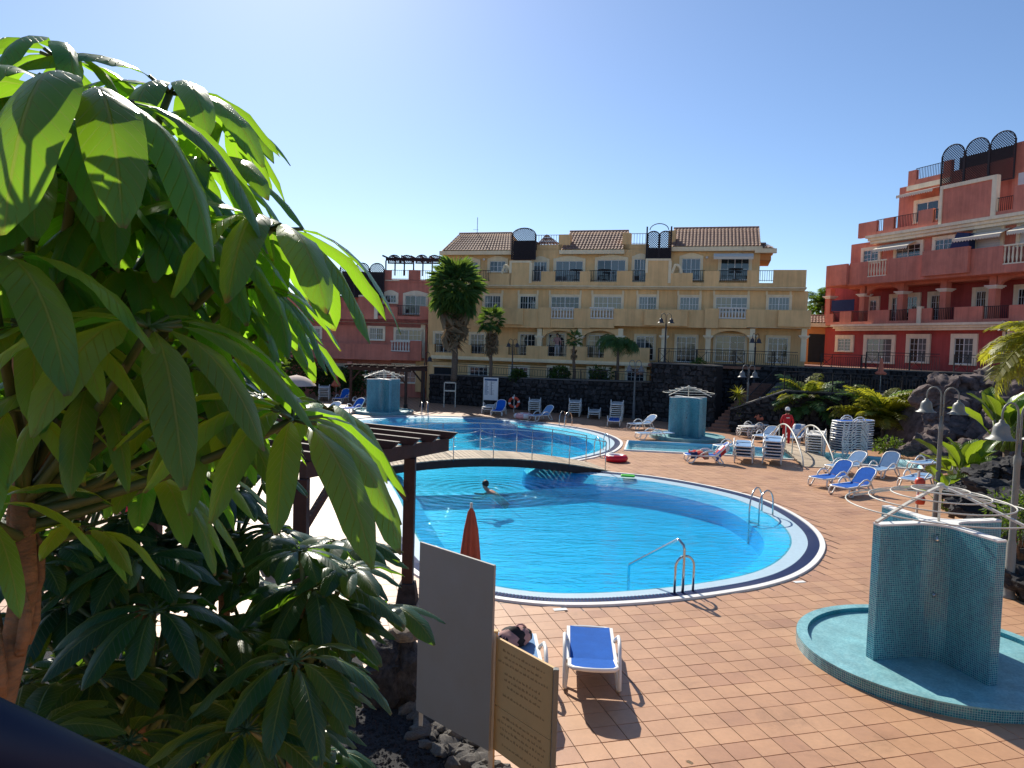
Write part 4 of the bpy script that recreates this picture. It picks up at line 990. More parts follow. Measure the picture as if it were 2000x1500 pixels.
ck.hexa([Vector((q.x, q.y, -.05)) for q in (a, a + nn * .4, b + nn * .4, b)] + [Vector((a.x, a.y, .35)), Vector((a.x, a.y, .35)) + nn * .4, Vector((b.x, b.y, 2.55)) + nn * .4, Vector((b.x, b.y, 2.55))]); ck.build('stair_cheek', M['cap'], st_e)

def fence(name, label, pts, z0, h_, step=.13, xpan=0, m='black_metal', curve=0):
    e = thing(name, label, 'railing')
    for i in range(len(pts) - 1):
        a, b = Vector(pts[i]), Vector(pts[i + 1]); a.z = b.z = z0; d = b - a; L_ = d.length; mb = MB(); U = Vector((0, 0, 1))
        mb.beam(a + U * h_, b + U * h_, .06, .04); mb.beam(a + U * (h_ - .16), b + U * (h_ - .16), .03, .025); mb.beam(a + U * .1, b + U * .1, .03, .025)
        mb.build('rail', M[m], e)
        n = int(L_ / step); bars = MB(); k = 0; panel = 18
        while k <= n:
            p = a + d * (k / n)
            if xpan and k % panel == 0 and k + 5 <= n:
                q = a + d * ((k + 5) / n)
                bars.beam(p + U * .1, q + U * (h_ - .16), .025, .025); bars.beam(q + U * .1, p + U * (h_ - .16), .025, .025); bars.beam(p, p + U * h_, .05, .05); bars.beam(q, q + U * h_, .03, .03); k += 6; continue
            bars.beam(p + U * .1, p + U * (h_ - .16), .02, .02); k += 1
        bo = bars.build('bars', M[m], e); bo['kind'] = 'stuff'
        for k in range(int(L_ / 2.4) + 1):
            p = a + d * min(1, k * 2.4 / L_); MB().beam(p, p + U * (h_ + .02), .055, .055).build('post', M[m], e)
    return e
sh = Vector((0, .25, 0))
fence('terrace_railing', 'black terrace railing with crossed panels in front of the ochre ground floor', [D(1286, 700, 46.9), WT[1] + sh], 3.5, .95, .13, 1)
fence('terrace_railing', 'black terrace railing before the cream framed windows of the red building', [D(1604, 700, 46.2), D(1690, 700, 45.9)], 3.5, .9, .13, 1)
fence('terrace_railing', 'taller black railing with crosses on the lava wall beside the salmon parasol', [D(1692, 700, 45.8), D(1835, 700, 44.4)], 3.5, 1.1, .13, 1)
fence('terrace_railing', 'black railing at the rockery end of the red building terrace', [D(1864, 700, 44.1), D(1945, 700, 43.2)], 3.5, 1.1, .13, 1)
fence('terrace_railing', 'long black railing on the lower terrace wall behind the palms', [W3[1] + sh, W3[2] + sh, W3[3] + sh], 2.42, 1.0, .14)
fence('garden_railing', 'low black railing on the garden wall below the ochre building', [G(890, 790) + sh * 2, G(1268, 819) + sh * 2], 2.2, .7, .2)

# ================================================================== showers
def uvwall(mb, outline, z0, z1):
    n = len(outline); o = len(mb.v); acc = 0; vs = []; uv = []; fs = []
    for i in range(n + 1):
        p = outline[i % n]
        vs += [(p[0], p[1], z0), (p[0], p[1], z1)]; uv += [(acc, z0), (acc, z1)]
        q = outline[(i + 1) % n]; acc += math.hypot(q[0] - p[0], q[1] - p[1])
    for i in range(n): fs.append((2 * i, 2 * i + 2, 2 * i + 3, 2 * i + 1))
    mb.add(vs, fs); mb.uv = (mb.uv or []) + uv
def uvtop(mb, outline, z):
    mb.add([(p[0], p[1], z) for p in outline], [tuple(range(len(outline)))]); mb.uv = (mb.uv or []) + [(p[0], p[1]) for p in outline]
def circle(r, n=72): return [(r * math.cos(2 * PI * i / n), r * math.sin(2 * PI * i / n)) for i in range(n)]
def shower(label, loc, rz, H=2.05, mo='mosaic', L_=1.06, far=False, near=False):
    e = thing('mosaic_shower', label, 'shower', loc, rz, 'mosaic poolside showers')
    p = MB(); uvwall(p, circle(1.86), -.01, .17); uvtop(p, circle(1.70), .10); 
    rim = circle(1.86), circle(1.70); n = 72
    o = len(p.v); p.add([(q[0], q[1], .17) for q in rim[0]] + [(q[0], q[1], .17) for q in rim[1]], [(i, (i + 1) % n, n + (i + 1) % n, n + i) for i in range(n)]); p.uv += [(q[0] * 1.0, q[1]) for q in rim[0] + rim[1]]
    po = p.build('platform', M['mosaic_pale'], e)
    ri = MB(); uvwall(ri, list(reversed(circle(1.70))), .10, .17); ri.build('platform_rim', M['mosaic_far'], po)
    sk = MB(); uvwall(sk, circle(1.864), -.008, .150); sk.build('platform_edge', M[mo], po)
    h_, r_ = .075, .34; base = [(L_, -h_), (L_, h_)] + [(h_ + r_ + r_ * math.cos(a), h_ + r_ + r_ * math.sin(a)) for a in [R(270 - 90 * i / 7) for i in range(8)]]
    out = []
    for k in range(4): c, s_ = math.cos(PI / 2 * k), math.sin(PI / 2 * k); out += [(x * c - y * s_, x * s_ + y * c) for x, y in base]
    wv = MB(); uvwall(wv, out, .10, H); uvtop(wv, out, H); wv.build('wall', M[mo], e)
    co = MB(); oo = []
    for k in range(len(out)): x, y = out[k]; oo.append((x * 1.004, y * 1.004))
    co.prism(oo, H + .002, H + .03); co.build('wall_cap', M['coping'], e)
    zc, ze, ra = H + .55, H + .14, 1.42
    hub = MB().lathe([(.018, zc - .52), (.018, zc - .06), (.05, zc - .03), (.06, zc + .01), (.045, zc + .04), (.01, zc + .05)], 10).build('hub', M['white_pipe'], e, True)
    def zr(r): return zc - (zc - ze) * (r / ra) ** 1.15
    for k in range(4):
        a = PI / 2 * k + (.25 if near else .25); pts = [(r * math.cos(a), r * math.sin(a), zr(r)) for r in [ra * i / 6 for i in range(7)]]
        arm = MB()
        for i in range(6): arm.beam(pts[i], pts[i + 1], .045, .03)
        arm.build('roof_arm', M['white_pipe'], e)
    for r in (.36, .62, .90, 1.20):
        MB().tube([(r * 1.05 * math.cos(q), r * 1.05 * math.sin(q), zr(r) + .03) for q in [2 * PI * i / 40 for i in range(40)]], .011, 6, True).build('roof_ring', M['white_pipe'], e, True)
    for k in range(4):
        a = PI / 4 + PI / 2 * k; rr = h_ + r_ - r_ * .7071; x, y = math.cos(a), math.sin(a); q = rr * 1.414
        v = MB(); v.tube([(x * (q - .01), y * (q - .01), 1.05), (x * (q + .045), y * (q + .045), 1.05)], [.035, .028], 10); v.tube([(x * (q + .045), y * (q + .045), 1.05), (x * (q + .07), y * (q + .07), 1.05)], .014, 8); v.build('push_valve', M['steel'], e, True)
        s2 = MB(); s2.tube([(x * (q - .02), y * (q - .02), H - .12), (x * (q + .09), y * (q + .09), H - .13), (x * (q + .13), y * (q + .13), H - .19)], [.012, .012, .035], 8); s2.build('shower_head', M['steel'], e, True)
    return e
shower('large teal mosaic cross shower on a round basin beside the right lamp posts', (6.32, 10.78, 0), R(14), near=True)
sw = bpy.data.objects['mosaic_shower']
for k, (lb, pxy) in enumerate((('mosaic shower in the middle distance before the lava wall and stairs', (1341, 856)), ('mosaic shower across the far pool before the left red building', (748, 806)))):
    c = copy_tree(sw); c.location = G(*pxy); c.rotation_euler.z = R(22 if k == 0 else 32); c['label'] = lb
# pieces stuck to the near shower foot: broken valve cover
vb = MB(); vb.box(-.07, -.02, 0, .0, .02, .10); vb.box(.03, -.02, .05, .10, .02, .13); vb.box(-.07, .01, .03, .06, .05, .10, 1)
o = vb.build('valve_cover', [M['vinyl_white'], M['black_cloth']]); tag(o, 'broken white valve cover at the foot of the large teal shower', 'valve cover'); o.location = (6.40, 10.45, .10); o.rotation_euler = (0, 0, R(-28))
# ================================================================== lamps
def bell_lamp_meshes(mm):
    bell = MB().lathe([(.02, .06), (.045, .04), (.05, 0), (.10, -.025), (.135, -.08), (.145, -.16), (.155, -.22), (.19, -.275), (.255, -.31), (.26, -.318), (.24, -.316), (.17, -.27), (.13, -.2)], 20).mesh('bell_shade', M[mm], True)
    pole = MB().lathe([(.15, 0), (.15, .03), (.115, .06), (.10, .16), (.085, .22), (.08, 1.02), (.06, 1.10), (.056, 2.5), (.066, 2.52), (.066, 2.66), (.045, 2.70), (.03, 2.9)], 14).mesh('pole', M[mm], True)
    arms = []
    for s_ in (-1, 1):
        pts = [(s_ * .03, 0, 2.62), (s_ * .035, 0, 3.35)] + [(s_ * (.035 + .17 + .17 * math.cos(a)), 0, 3.45 + .22 * math.sin(a)) for a in [PI - PI * i / 8 for i in range(9)]] + [(s_ * .375, 0, 3.32)]
        arms.append(MB().tube(pts, .020, 8).mesh('arm', M[mm], True))
    return bell, pole, arms
LM = {k: bell_lamp_meshes(k) for k in ('lamp_grey', 'lamp_pale', 'lamp_black')}
def lamp(label, loc, rz, mm, sides=(-1, 1), sc=1.0, lean=0):
    e = thing('bell_lamp_post', label, 'lamp post', loc, rz, 'bell lamp posts'); e.scale = (sc, sc, sc)
    b, p, a = LM[mm]; link('pole', p, e)
    for k, s_ in enumerate((-1, 1)):
        if s_ in sides:
            link('arm', a[k], e); o = link('bell_shade', b, e); o.location = (s_ * .375, 0, 3.30)
    return e
lamp('grey twin bell lamp post nearest the large shower, at the right edge', G(1969, 1166), R(8), 'lamp_pale')
lamp('grey twin bell lamp post behind the large shower, before the rockery', D(1826, 1026, 19.7) * 1 + Vector((0, 0, 0)), R(-38), 'lamp_pale')
bpy.data.objects['bell_lamp_post.001'].location.z = 0
lamp('grey twin bell lamp post beside the stairs and the yucca', G(1457, 840), R(10), 'lamp_grey')
lamp('slim grey twin bell lamp post left of the middle shower', G(1237, 819), R(5), 'lamp_grey')
p = D(1298, 704, 47.1); p.z = 3.5; lamp('black twin bell lamp post on the terrace in front of the ochre balcony', p, R(0), 'lamp_black', sc=.86)
p = D(1474, 704, 46.8); p.z = 2.4; lamp('black twin bell lamp post in front of the ochre ground floor arch', p, R(35), 'lamp_black', sc=.86)
p = D(1000, 735, 51.0); p.z = 1.85; lamp('black twin bell lamp post behind the garden wall between the palms', p, R(15), 'lamp_black', sc=.80)
p = D(1962, 700, 43.0); p.z = 3.5; lamp('black twin bell lamp post before the red building above the rockery', p, R(10), 'lamp_black', sc=.86)
p = D(828, 760, 54.0); p.z = 0; lamp('single black bell lamp post at the corner of red and ochre buildings', p, R(0), 'lamp_black', (1,), 1.0)

# ================================================================== footbridge over the pool neck
def arched_bridge(name, label, a, b, wd, rise, plank_w, rail_h, posts, railm, beam_h=.26, rails=True, style='rope'):
    e = thing(name, label, 'footbridge'); a = Vector(a); b = Vector(b); a.z = b.z = 0; d = b - a; L_ = d.length; n_ = Vector((-d.y, d.x, 0)).normalized()
    def P(t, s_, z=0): return a + d * t + n_ * s_ + Vector((0, 0, .03 + rise * math.sin(PI * t) ** .9 + z))
    n = int(L_ / plank_w); g = .05
    for i in range(n):
        t0, t1 = (i + g) / n, (i + 1 - g) / n; j = [rnd.uniform(-.015, .015) for _ in range(2)]
        MB().hexa([P(t0, -wd / 2 + j[0], -.035), P(t1, -wd / 2 + j[0], -.035), P(t1, wd / 2 + j[1], -.035), P(t0, wd / 2 + j[1], -.035), P(t0, -wd / 2 + j[0]), P(t1, -wd / 2 + j[0]), P(t1, wd / 2 + j[1]), P(t0, wd / 2 + j[1])]).build('plank', M['plank'], e)
    for s_ in (-1, 1):
        mb = MB(); k = 24; o = s_ * (wd / 2 - .10)
        for i in range(k):
            t0, t1 = i / k, (i + 1) / k
            mb.hexa([P(t0, o - .05, -.04 - beam_h), P(t1, o - .05, -.04 - beam_h), P(t1, o + .05, -.04 - beam_h), P(t0, o + .05, -.04 - beam_h), P(t0, o - .05, -.037), P(t1, o - .05, -.037), P(t1, o + .05, -.037), P(t0, o + .05, -.037)])
        mb.build('beam', M['pergola'], e)
        if style == 'rope':
            for t in posts: MB().tube([P(t, s_ * (wd / 2 - .05), -.1), P(t, s_ * (wd / 2 - .05), rail_h)], .018, 6).build('post', M[railm], e, True)
            MB().tube([P(posts[0] + (posts[-1] - posts[0]) * i / 30, s_ * (wd / 2 - .05), rail_h) for i in range(31)], .016, 6).build('handrail', M[railm], e, True)
            for hz in (.72, .42):
                w_ = MB()
                for t0, t1 in zip(posts[:-1], posts[1:]): w_.tube([P(t0 + (t1 - t0) * i / 8, s_ * (wd / 2 - .05), hz - .12 * math.sin(PI * i / 8)) for i in range(9)], .006, 5)
                w_.build('rope', M['steel'], e, True)
        else:
            o = s_ * (wd / 2 - .04)
            MB().tube([P(.0, o, -.02 + .0)] + [P(.02 + .96 * i / 20, o, .18 + rail_h * math.sin(PI * i / 20) ** .8) for i in range(21)] + [P(1, o, -.02)], .032, 8).build('handrail', M[railm], e, True)
            for t in (.3, .5, .7): MB().tube([P(t, o, -.02), P(t, o, .18 + rail_h * math.sin(PI * t) ** .8)], .024, 6).build('post', M[railm], e, True)
    return e
arched_bridge('footbridge', 'arched timber footbridge with thin rope rails across the pool', G(1172, 913), G(632, 925), 1.9, .55, .145, 1.0, [.02, .16, .30, .44, .58, .72, .86, .98], 'steel')
arched_bridge('footbridge', 'small arched timber bridge with white hooped handrails over the wading channel', G(1600, 914), G(1528, 866), 1.25, .22, .13, .85, [], 'white_pipe', .14, style='hoop')

# ================================================================== pergolas
def pergola(label, A, Bv, z, nraf, rlen, posts, braces=True, pw=.19):
    e = thing('pergola', label, 'pergola'); A = Vector(A); Bv = Vector(Bv); A.z = Bv.z = 0; d = (Bv - A).normalized(); q = Vector((d.y, -d.x, 0)); L_ = (Bv - A).length; U = Vector((0, 0, 1))
    if q.x > 0: q = -q
    MB().beam(A + U * (z - .10), Bv + U * (z - .10), .12, .24).build('beam', M['pergola'], e, bevel=.008)
    MB().beam(A + q * (rlen - .6) + U * (z - .10), Bv + q * (rlen - .6) + U * (z - .10), .12, .24).build('beam', M['pergola'], e, bevel=.008)
    for i in range(nraf):
        p = A + d * (.12 + (L_ - .24) * i / (nraf - 1)); a, b = p - q * .32, p + q * rlen; h_ = .13
        mb = MB(); r = d * .035
        mb.hexa([a + q * .14 - r + U * (z + .022), a + q * .14 + r + U * (z + .022), b + r + U * (z + .022), b - r + U * (z + .022), a - r + U * (z + .022 + h_), a + r + U * (z + .022 + h_), b + r + U * (z + .022 + h_), b - r + U * (z + .022 + h_)])
        mb.build('rafter', M['pergola'], e, bevel=.006)
    for (t, far) in posts:
        p = A + d * (L_ * t) + q * ((rlen - .6) if far else 0)
        MB().beam(p + U * .02, p + U * (z - .222), pw, pw, up=(0, 1, 0)).build('post', M['pergola'], e, bevel=.01)
        k = MB(); s_ = pw * .95; k.hexa([p + Vector((x * s_, y * s_, -.02)) for x, y in ((-1, -1), (1, -1), (1, 1), (-1, 1))] + [p + Vector((x * s_ * .72, y * s_ * .72, .34)) for x, y in ((-1, -1), (1, -1), (1, 1), (-1, 1))]); k.build('post_base', M['lava'], e, bevel=.01)
        if braces:
            for sg in ((1,) if t < .5 else (-1,)):
                if 1: MB().beam(p + U * (z - 1.0) , p + d * (sg * .72) + U * (z - .24), .09, .09).build('brace', M['pergola'], e)
    return e
PA, PB_ = D(872, 864, 13.5), D(590, 913, 10.4)
pergola('dark brown timber pergola beside the near pool, behind the umbrella tree', PA, PB_, 2.72, 7, 3.9, [(.30, 0), (1.0, 0), (.30, 1), (1.0, 1)])
pe2 = pergola('dark timber pergola by the doorway left of the ochre building', D(834, 720, 50.0), D(716, 720, 51.5), 2.65, 8, 3.0, [(.07, 0), (.95, 0), (.07, 1), (.95, 1)], pw=.16)

# ================================================================== notice boards
def panel(e, name, p0, p1, z0, z1, t, m, bevel=.004):
    a, b = Vector((p0.x, p0.y, 0)), Vector((p1.x, p1.y, 0)); mb = MB(); c = (a + b) / 2 + Vector((0, 0, (z0 + z1) / 2)); d = (b - a).normalized(); mb.hexa([a + Vector((0, 0, z0)), b + Vector((0, 0, z0)), b + Vector((-d.y, d.x, 0)) * t + Vector((0, 0, z0)), a + Vector((-d.y, d.x, 0)) * t + Vector((0, 0, z0)),
        a + Vector((0, 0, z1)), b + Vector((0, 0, z1)), b + Vector((-d.y, d.x, 0)) * t + Vector((0, 0, z1)), a + Vector((-d.y, d.x, 0)) * t + Vector((0, 0, z1))]); return mb.build(name, M[m], e, bevel=bevel)
b0, b1 = D(820, 1057, 8.07), D(965, 1106, 7.28); zt_ = (b0.z + b1.z) / 2; zb_ = (D(818, 1386, 8.07).z + D(962, 1470, 7.28).z) / 2
nb = thing('notice_board', 'tall blank grey back of a notice board standing in the gravel', 'sign board')
panel(nb, 'panel', b0, b1, zb_, zt_, .03, 'board_back')
dd = (b1 - b0); dd.z = 0; dd.normalize(); bk = Vector((-dd.y, dd.x, 0))
for p in (b0 + dd * .02 + bk * .06, b1 - dd * .03 + bk * .06): MB().beam(Vector((p.x, p.y, -.05)), Vector((p.x, p.y, zb_ + 1.2)), .045, .045, up=(0, 1, 0)).build('post', M['white_pipe'], nb)
c0, c1 = D(969, 1245, 7.33), D(1080, 1304, 6.66); zt2 = (c0.z + c1.z) / 2; zb2 = .38
tb = thing('notice_board', 'tan notice board with faded lettering in front of the blue lounger', 'sign board')
zm = D(969, 1375, 7.33).z
d2 = (c1 - c0); d2.z = 0; W2 = d2.length; d2.normalize(); bk2 = Vector((-d2.y, d2.x, 0))
panel(tb, 'panel', c0, c1, zm + .003, zt2, .03, 'board_tan', .003); panel(tb, 'panel', c0, c1, zb2, zm - .003, .03, 'board_tan', .003)
for p, s_ in ((c0, -1), (c1, 1)):
    q = p + d2 * (.028 * s_) + bk2 * .015; MB().beam(Vector((q.x, q.y, -.05)), Vector((q.x, q.y, zt2 + (.06 if s_ < 0 else 0))), .05, .06, up=(0, 1, 0)).build('post', M['lamp_pale' if s_ > 0 else 'board_tan'], tb, bevel=.004)
lr = random.Random(5)
for zA, zB in ((zt2 - .10, zm + .08), (zm - .08, zb2 + .06)):     # faded, unreadable lines of lettering
    z = zA
    while z > zB:
        ln = lr.uniform(.55, .88); x = (1 - ln) / 2 + lr.uniform(-.03, .03); tx = MB()
        while x < (1 + ln) / 2:
            wl_ = lr.uniform(.02, .065); a = c0 + d2 * (W2 * x) - bk2 * .0015; b = c0 + d2 * (W2 * min(x + wl_, .93)) - bk2 * .0015; hgt = .026
            nch = max(2, int(wl_ / .012))
            for j in range(nch):
                u = a.lerp(b, (j + .1) / nch); v = a.lerp(b, (j + .72) / nch); hh = hgt * lr.choice((.62, .62, 1.0))
                tx.add([(u.x, u.y, z), (v.x, v.y, z), (v.x, v.y, z + hh), (u.x, u.y, z + hh)], [(0, 1, 2, 3)])
            x += wl_ + .018
        tx.build('lettering', M['ink'], tb); z -= lr.choice((.062, .062, .062, .10))
# white price board across the pool
wb = thing('notice_board', 'white notice board with blue heading and lines across the pool', 'sign board'); g0, g1 = D(945, 738, 50.0), D(973, 738, 49.8); zt3, zb3 = D(945, 737, 50).z, D(945, 781, 50).z
panel(wb, 'panel', g0, g1, zb3, zt3, .06, 'board_white')
for p in (g0, g1): MB().beam(Vector((p.x, p.y + .09, -.02)), Vector((p.x, p.y + .09, zt3)), .05, .05, up=(0, 1, 0)).build('post', M['white_pipe'], wb)
dx = (g1 - g0); dx.z = 0
def strip(e, o, dvec, x0, x1, z0, z1, m, out=.004):
    n_ = Vector((dvec.y, -dvec.x, 0)).normalized(); a, b = o + dvec * x0 + n_ * out, o + dvec * x1 + n_ * out
    return MB().add([(a.x, a.y, z0), (b.x, b.y, z0), (b.x, b.y, z1), (a.x, a.y, z1)], [(0, 1, 2, 3)]).build('lettering', M[m], e)
Hb = zt3 - zb3
strip(wb, g0, dx, .06, .94, zt3 - .14 * Hb, zt3 - .05 * Hb, 'ink_blue')
for k in range(11): z = zt3 - Hb * (.2 + .055 * k); strip(wb, g0, dx, .08, .26 + .12 * lr.random(), z, z + .022 * Hb, 'ink_blue'); strip(wb, g0, dx, .42, .5 + .3 * lr.random(), z, z + .012 * Hb, 'lamp_pale')
strip(wb, g0, dx, .545, .575, zb3 + .22 * Hb, zt3 - .16 * Hb, 'ink_blue', .006)
fr_ = thing('lifeguard_frame', 'empty white frame of a high seat by the dark doorway', 'frame'); f0, f1 = D(868, 750, 50.5), D(890, 750, 50.5); fm = MB(); zt4, zm4 = D(868, 747, 50.5).z, D(868, 763, 50.5).z
for p in (f0, f1): MB().beam(Vector((p.x, p.y, 0)), Vector((p.x, p.y, zt4)), .06, .06, up=(0, 1, 0)).build('post', M['white_pipe'], fr_)
for z in (zt4, zm4): MB().beam(Vector((f0.x + .04, f0.y, z)), Vector((f1.x - .04, f1.y, z)), .055, .10).build('crossbar', M['white_pipe'], fr_)
# terrace rail right in front of the camera
tr1 = thing('terrace_rail', 'dark blue tubular terrace rail in the bottom left corner', 'railing')
q0, q1 = D(-260, 1318, .62), D(330, 1582, .78); MB().tube([q0, q1], .027, 16).build('rail', M['rail_blue'], tr1, True)
dq = (q1 - q0)
for t in (-.4, .05, .62, 1.1): p = q0 + dq * t; MB().tube([p - Vector((0, 0, .02)), Vector((p.x, p.y, p.z - 1.0))], .016, 10).build('rail_post', M['rail_blue'], tr1, True)
MB().tube([q0 - dq * .5 , q0], .027, 16).build('rail', M['rail_blue'], tr1, True); MB().tube([q1, q1 + dq * .6], .027, 16).build('rail', M['rail_blue'], tr1, True)
vt = MB().box(-7, -4, 2.72, 7, .95, 2.95).build('viewing_terrace', M['step']); tag(vt, 'tiled viewing terrace behind the dark blue rail', None, None, 'structure')
vw = MB().box(-7, .55, -.05, 7, .93, 2.72).build('terrace_base_wall', M['yellow']); tag(vw, 'ochre base wall under the viewing terrace', None, None, 'structure')
# ================================================================== sun loungers
def lounger_meshes(ang, sl):
    W = .31; out = {}
    f = MB()
    for s_ in (-1, 1): f.beam((.05, s_ * W, .305), (1.24, s_ * W, .305), .055, .05)
    f.tube([(.06, -W, .305), (.015, -W * .7, .305), (0, 0, .305), (.015, W * .7, .305), (.06, W, .305)], .026, 6)
    for k in range(9): x = .14 + .13 * k; f.box(x - .02, -W + .02, .292, x + .02, W - .02, .302)
    out['frame'] = f.mesh('frame', M['resin'])
    ss = MB(); n = 8
    vs = []
    for i in range(n + 1):
        x = .05 + 1.15 * i / n
        for y, dz in ((-W + .02, 0), (-.15, -.010), (0, -.014), (.15, -.010), (W - .02, 0)): vs.append((x, y, .333 + dz))
    fs = [(5 * i + j, 5 * i + j + 1, 5 * i + j + 6, 5 * i + j + 5) for i in range(n) for j in range(4)]
    lo = [(a, b, c - .01) for a, b, c in vs]; m_ = len(vs)
    fs = [f_[::-1] for f_ in fs] ; ss.add(vs, fs); ss.add(lo, [f_[::-1] for f_ in fs]); out['seat_sling'] = ss.mesh('seat_sling', M[sl], True)
    A = Matrix.Translation((1.22, 0, .315)) @ Matrix.Rotation(-R(ang), 4, 'Y')
    b = MB(); pts = [(0, -W + .015, .012), (.5, -W + .01, .012), (.64, -W + .06, .012), (.70, -.12, .012), (.715, 0, .012), (.70, .12, .012), (.64, W - .06, .012), (.5, W - .01, .012), (0, W - .015, .012)]
    b.tube(pts, .028, 6)
    for k in range(4): x = .1 + .14 * k; b.box(x - .018, -W + .03, -.002, x + .018, W - .03, .006)
    b.tf(A); out['back_frame'] = b.mesh('back_frame', M['resin'], True)
    bs = MB(); o2 = [(x, y * .96, .03) for x, y, z in pts]; bs.add(o2, [tuple(range(len(o2)))]); bs.add([(x, y, .018) for x, y, z in o2], [tuple(reversed(range(len(o2))))]); bs.tf(A); out['back_sling'] = bs.mesh('back_sling', M[sl])
    for s_, nm in ((-1, 'l0'), (1, 'l1')):
        l = MB(); l.tube([(.14, s_ * (W + .005), .30), (.07, s_ * (W + .03), .20), (.06, s_ * (W + .035), .07), (.13, s_ * (W + .035), .026), (.25, s_ * (W + .035), .03), (.33, s_ * (W + .03), .12), (.42, s_ * (W + .01), .29)], .026, 7); out[nm] = l.mesh('leg', M['resin'], True)
        a = MB(); a.tube([(.50, s_ * (W + .01), .28), (.62, s_ * (W + .045), .40), (.80, s_ * (W + .06), .50), (.98, s_ * (W + .06), .515), (1.16, s_ * (W + .055), .44), (1.34, s_ * (W + .05), .22), (1.46, s_ * (W + .045), .05), (1.42, s_ * (W + .04), .027), (1.32, s_ * (W + .035), .03), (1.22, s_ * (W + .02), .15), (1.12, s_ * (W + .005), .29)], .027, 7); out['a' + nm] = a.mesh('armrest_leg', M['resin'], True)
    return out
def merged(ms, keys, name):
    bm = bmesh.new()
    for k in keys: bm.from_mesh(ms[k])
    me = bpy.data.meshes.new(name); bm.to_mesh(me); bm.free(); me.materials.append(ms[keys[0]].materials[0]); return me
LC = {}
def lounger(label, foot, head, ang=0, sl='sling', group='sun loungers around the pool', z=0.0, full=True, fine=None):
    k = (ang, sl)
    if k not in LC:
        ms = lounger_meshes(ang, sl); ms['white'] = merged(ms, ['frame', 'back_frame', 'l0', 'l1', 'al0', 'al1'], 'frame'); ms['cloth'] = merged(ms, ['seat_sling', 'back_sling'], 'sling'); LC[k] = ms
    ms = LC[k]; a, b = (G(*foot) if not isinstance(foot, Vector) else foot), (G(*head) if not isinstance(head, Vector) else head); d = b - a
    e = thing('sun_lounger', label, 'sun lounger', (a.x, a.y, z), math.atan2(d.y, d.x), group)
    if full:
        for nm, key in (('frame', 'frame'), ('seat_sling', 'seat_sling'), ('back_frame', 'back_frame'), ('leg', 'l0'), ('leg', 'l1'), ('armrest_leg', 'al0'), ('armrest_leg', 'al1')): link(nm, ms[key], e)
        link('back_sling', ms['back_sling'], e)
    else: link('frame', ms['white'], e); link('sling', ms['cloth'], e)
    return e
lounger('blue sun lounger standing alone on the near deck, its shadow towards us', (1150, 1264), (1158, 1392), 14)
lounger('pale sun lounger with a black bag, half hidden by the tan notice board', (1000, 1278), (1018, 1412), 14, 'sling_pale')
lounger('blue sun lounger with raised back at the front left of the right-hand row', (1594, 952), (1697, 937), 42)
lounger('blue sun lounger with raised back nearest the large shower roof', (1636, 970), (1752, 952), 42)
lounger('faded sun lounger with raised back behind the front blue pair', (1622, 927), (1722, 918), 40, 'sling_pale')
lounger('sun lounger with steep white back beside the lamp post and rockery', (1700, 934), (1800, 916), 48, 'sling_pale')
lounger('sun lounger turned sideways right of the raised blue pair', (1772, 955), (1860, 930), 0, 'sling_pale')
lounger('flat faded sun lounger before the rockery boulders', (1786, 920), (1870, 912), 0, 'sling_pale')
lounger('sun lounger draped with a striped towel by the wading channel', (1336, 902), (1420, 905), 46)
lounger('flat white sun lounger just behind the towel covered one', (1400, 884), (1470, 880), 0, 'sling_pale')
lounger('white sun lounger with raised back left of the middle shower', (1231, 839), (1303, 835), 36, 'sling_pale', full=True)
lounger('low flat sun lounger at the edge of the middle shower basin', (1243, 858), (1312, 858), 0, 'sling_pale')
lounger('sun lounger with raised back and draped cloth right of the lifeguard', (1545, 868), (1594, 848), 48, 'sling_pale')
lounger('sun lounger with back half raised left of the lifeguard', (1480, 864), (1548, 852), 30, 'sling_pale')
lounger('single blue lounger pulled out from the stack by the lava wall', (1198, 834), (1201, 825), 0)
lounger('white sun lounger with back up beside the pale pink float', (1036, 822), (1096, 818), 48, 'sling_pale', full=False)
lounger('blue sun lounger with upright back beside the white notice board', (968, 813), (994, 803), 55, full=False)
lounger('blue sun lounger with upright back left of the far shower', (657, 787), (694, 781), 55, full=False)
lounger('flat white sun lounger close to the far shower wall', (690, 792), (722, 787), 0, 'sling_pale', full=False)
lounger('blue sun lounger with raised back on the bright far deck', (672, 808), (716, 803), 46, full=False)
lounger('empty sun lounger on the bright far deck by the pool edge', (625, 812), (668, 806), 30, 'sling_pale', full=False)
ORD = ['first', 'second', 'third', 'fourth', 'fifth', 'sixth', 'seventh', 'eighth', 'ninth', 'tenth', 'eleventh', 'twelfth', 'thirteenth', 'fourteenth']
def stack(where, foot, head, n, dz=.125, sl='sling', full=False):
    for k in range(n):
        a, b = G(*foot), G(*head); j = Vector((rnd.uniform(-.03, .03), rnd.uniform(-.02, .02), 0))
        o = lounger(f'{ORD[k]} lounger from the ground in {where}', a + j, b + j * .4, 0, sl, 'loungers in ' + where, k * dz, full)
        o.rotation_euler.z += rnd.gauss(0, .012)
stack('the tall side-on stack under the areca palm', (1630, 893), (1716, 890), 13, .105, 'sling', True)
stack('the stack between small bridge and tall stack', (1590, 895), (1597, 880), 7, .11, 'resin')
stack('the four high stack near the towel lounger', (1450, 906), (1453, 892), 4, .125, 'sling_pale', True)
stack('the stack beside the small bridge', (1508, 909), (1512, 894), 6, .125, 'sling_pale', True)
stack('the low stack beside the salmon parasol', (1448, 854), (1518, 849), 3, .125, 'resin')
stack('the rightmost stack by the lava wall', (1203, 824), (1207, 815), 7, .12, 'resin')
stack('the stack by the lava wall under the shrubs', (1121, 815), (1126, 807), 6, .12, 'resin')
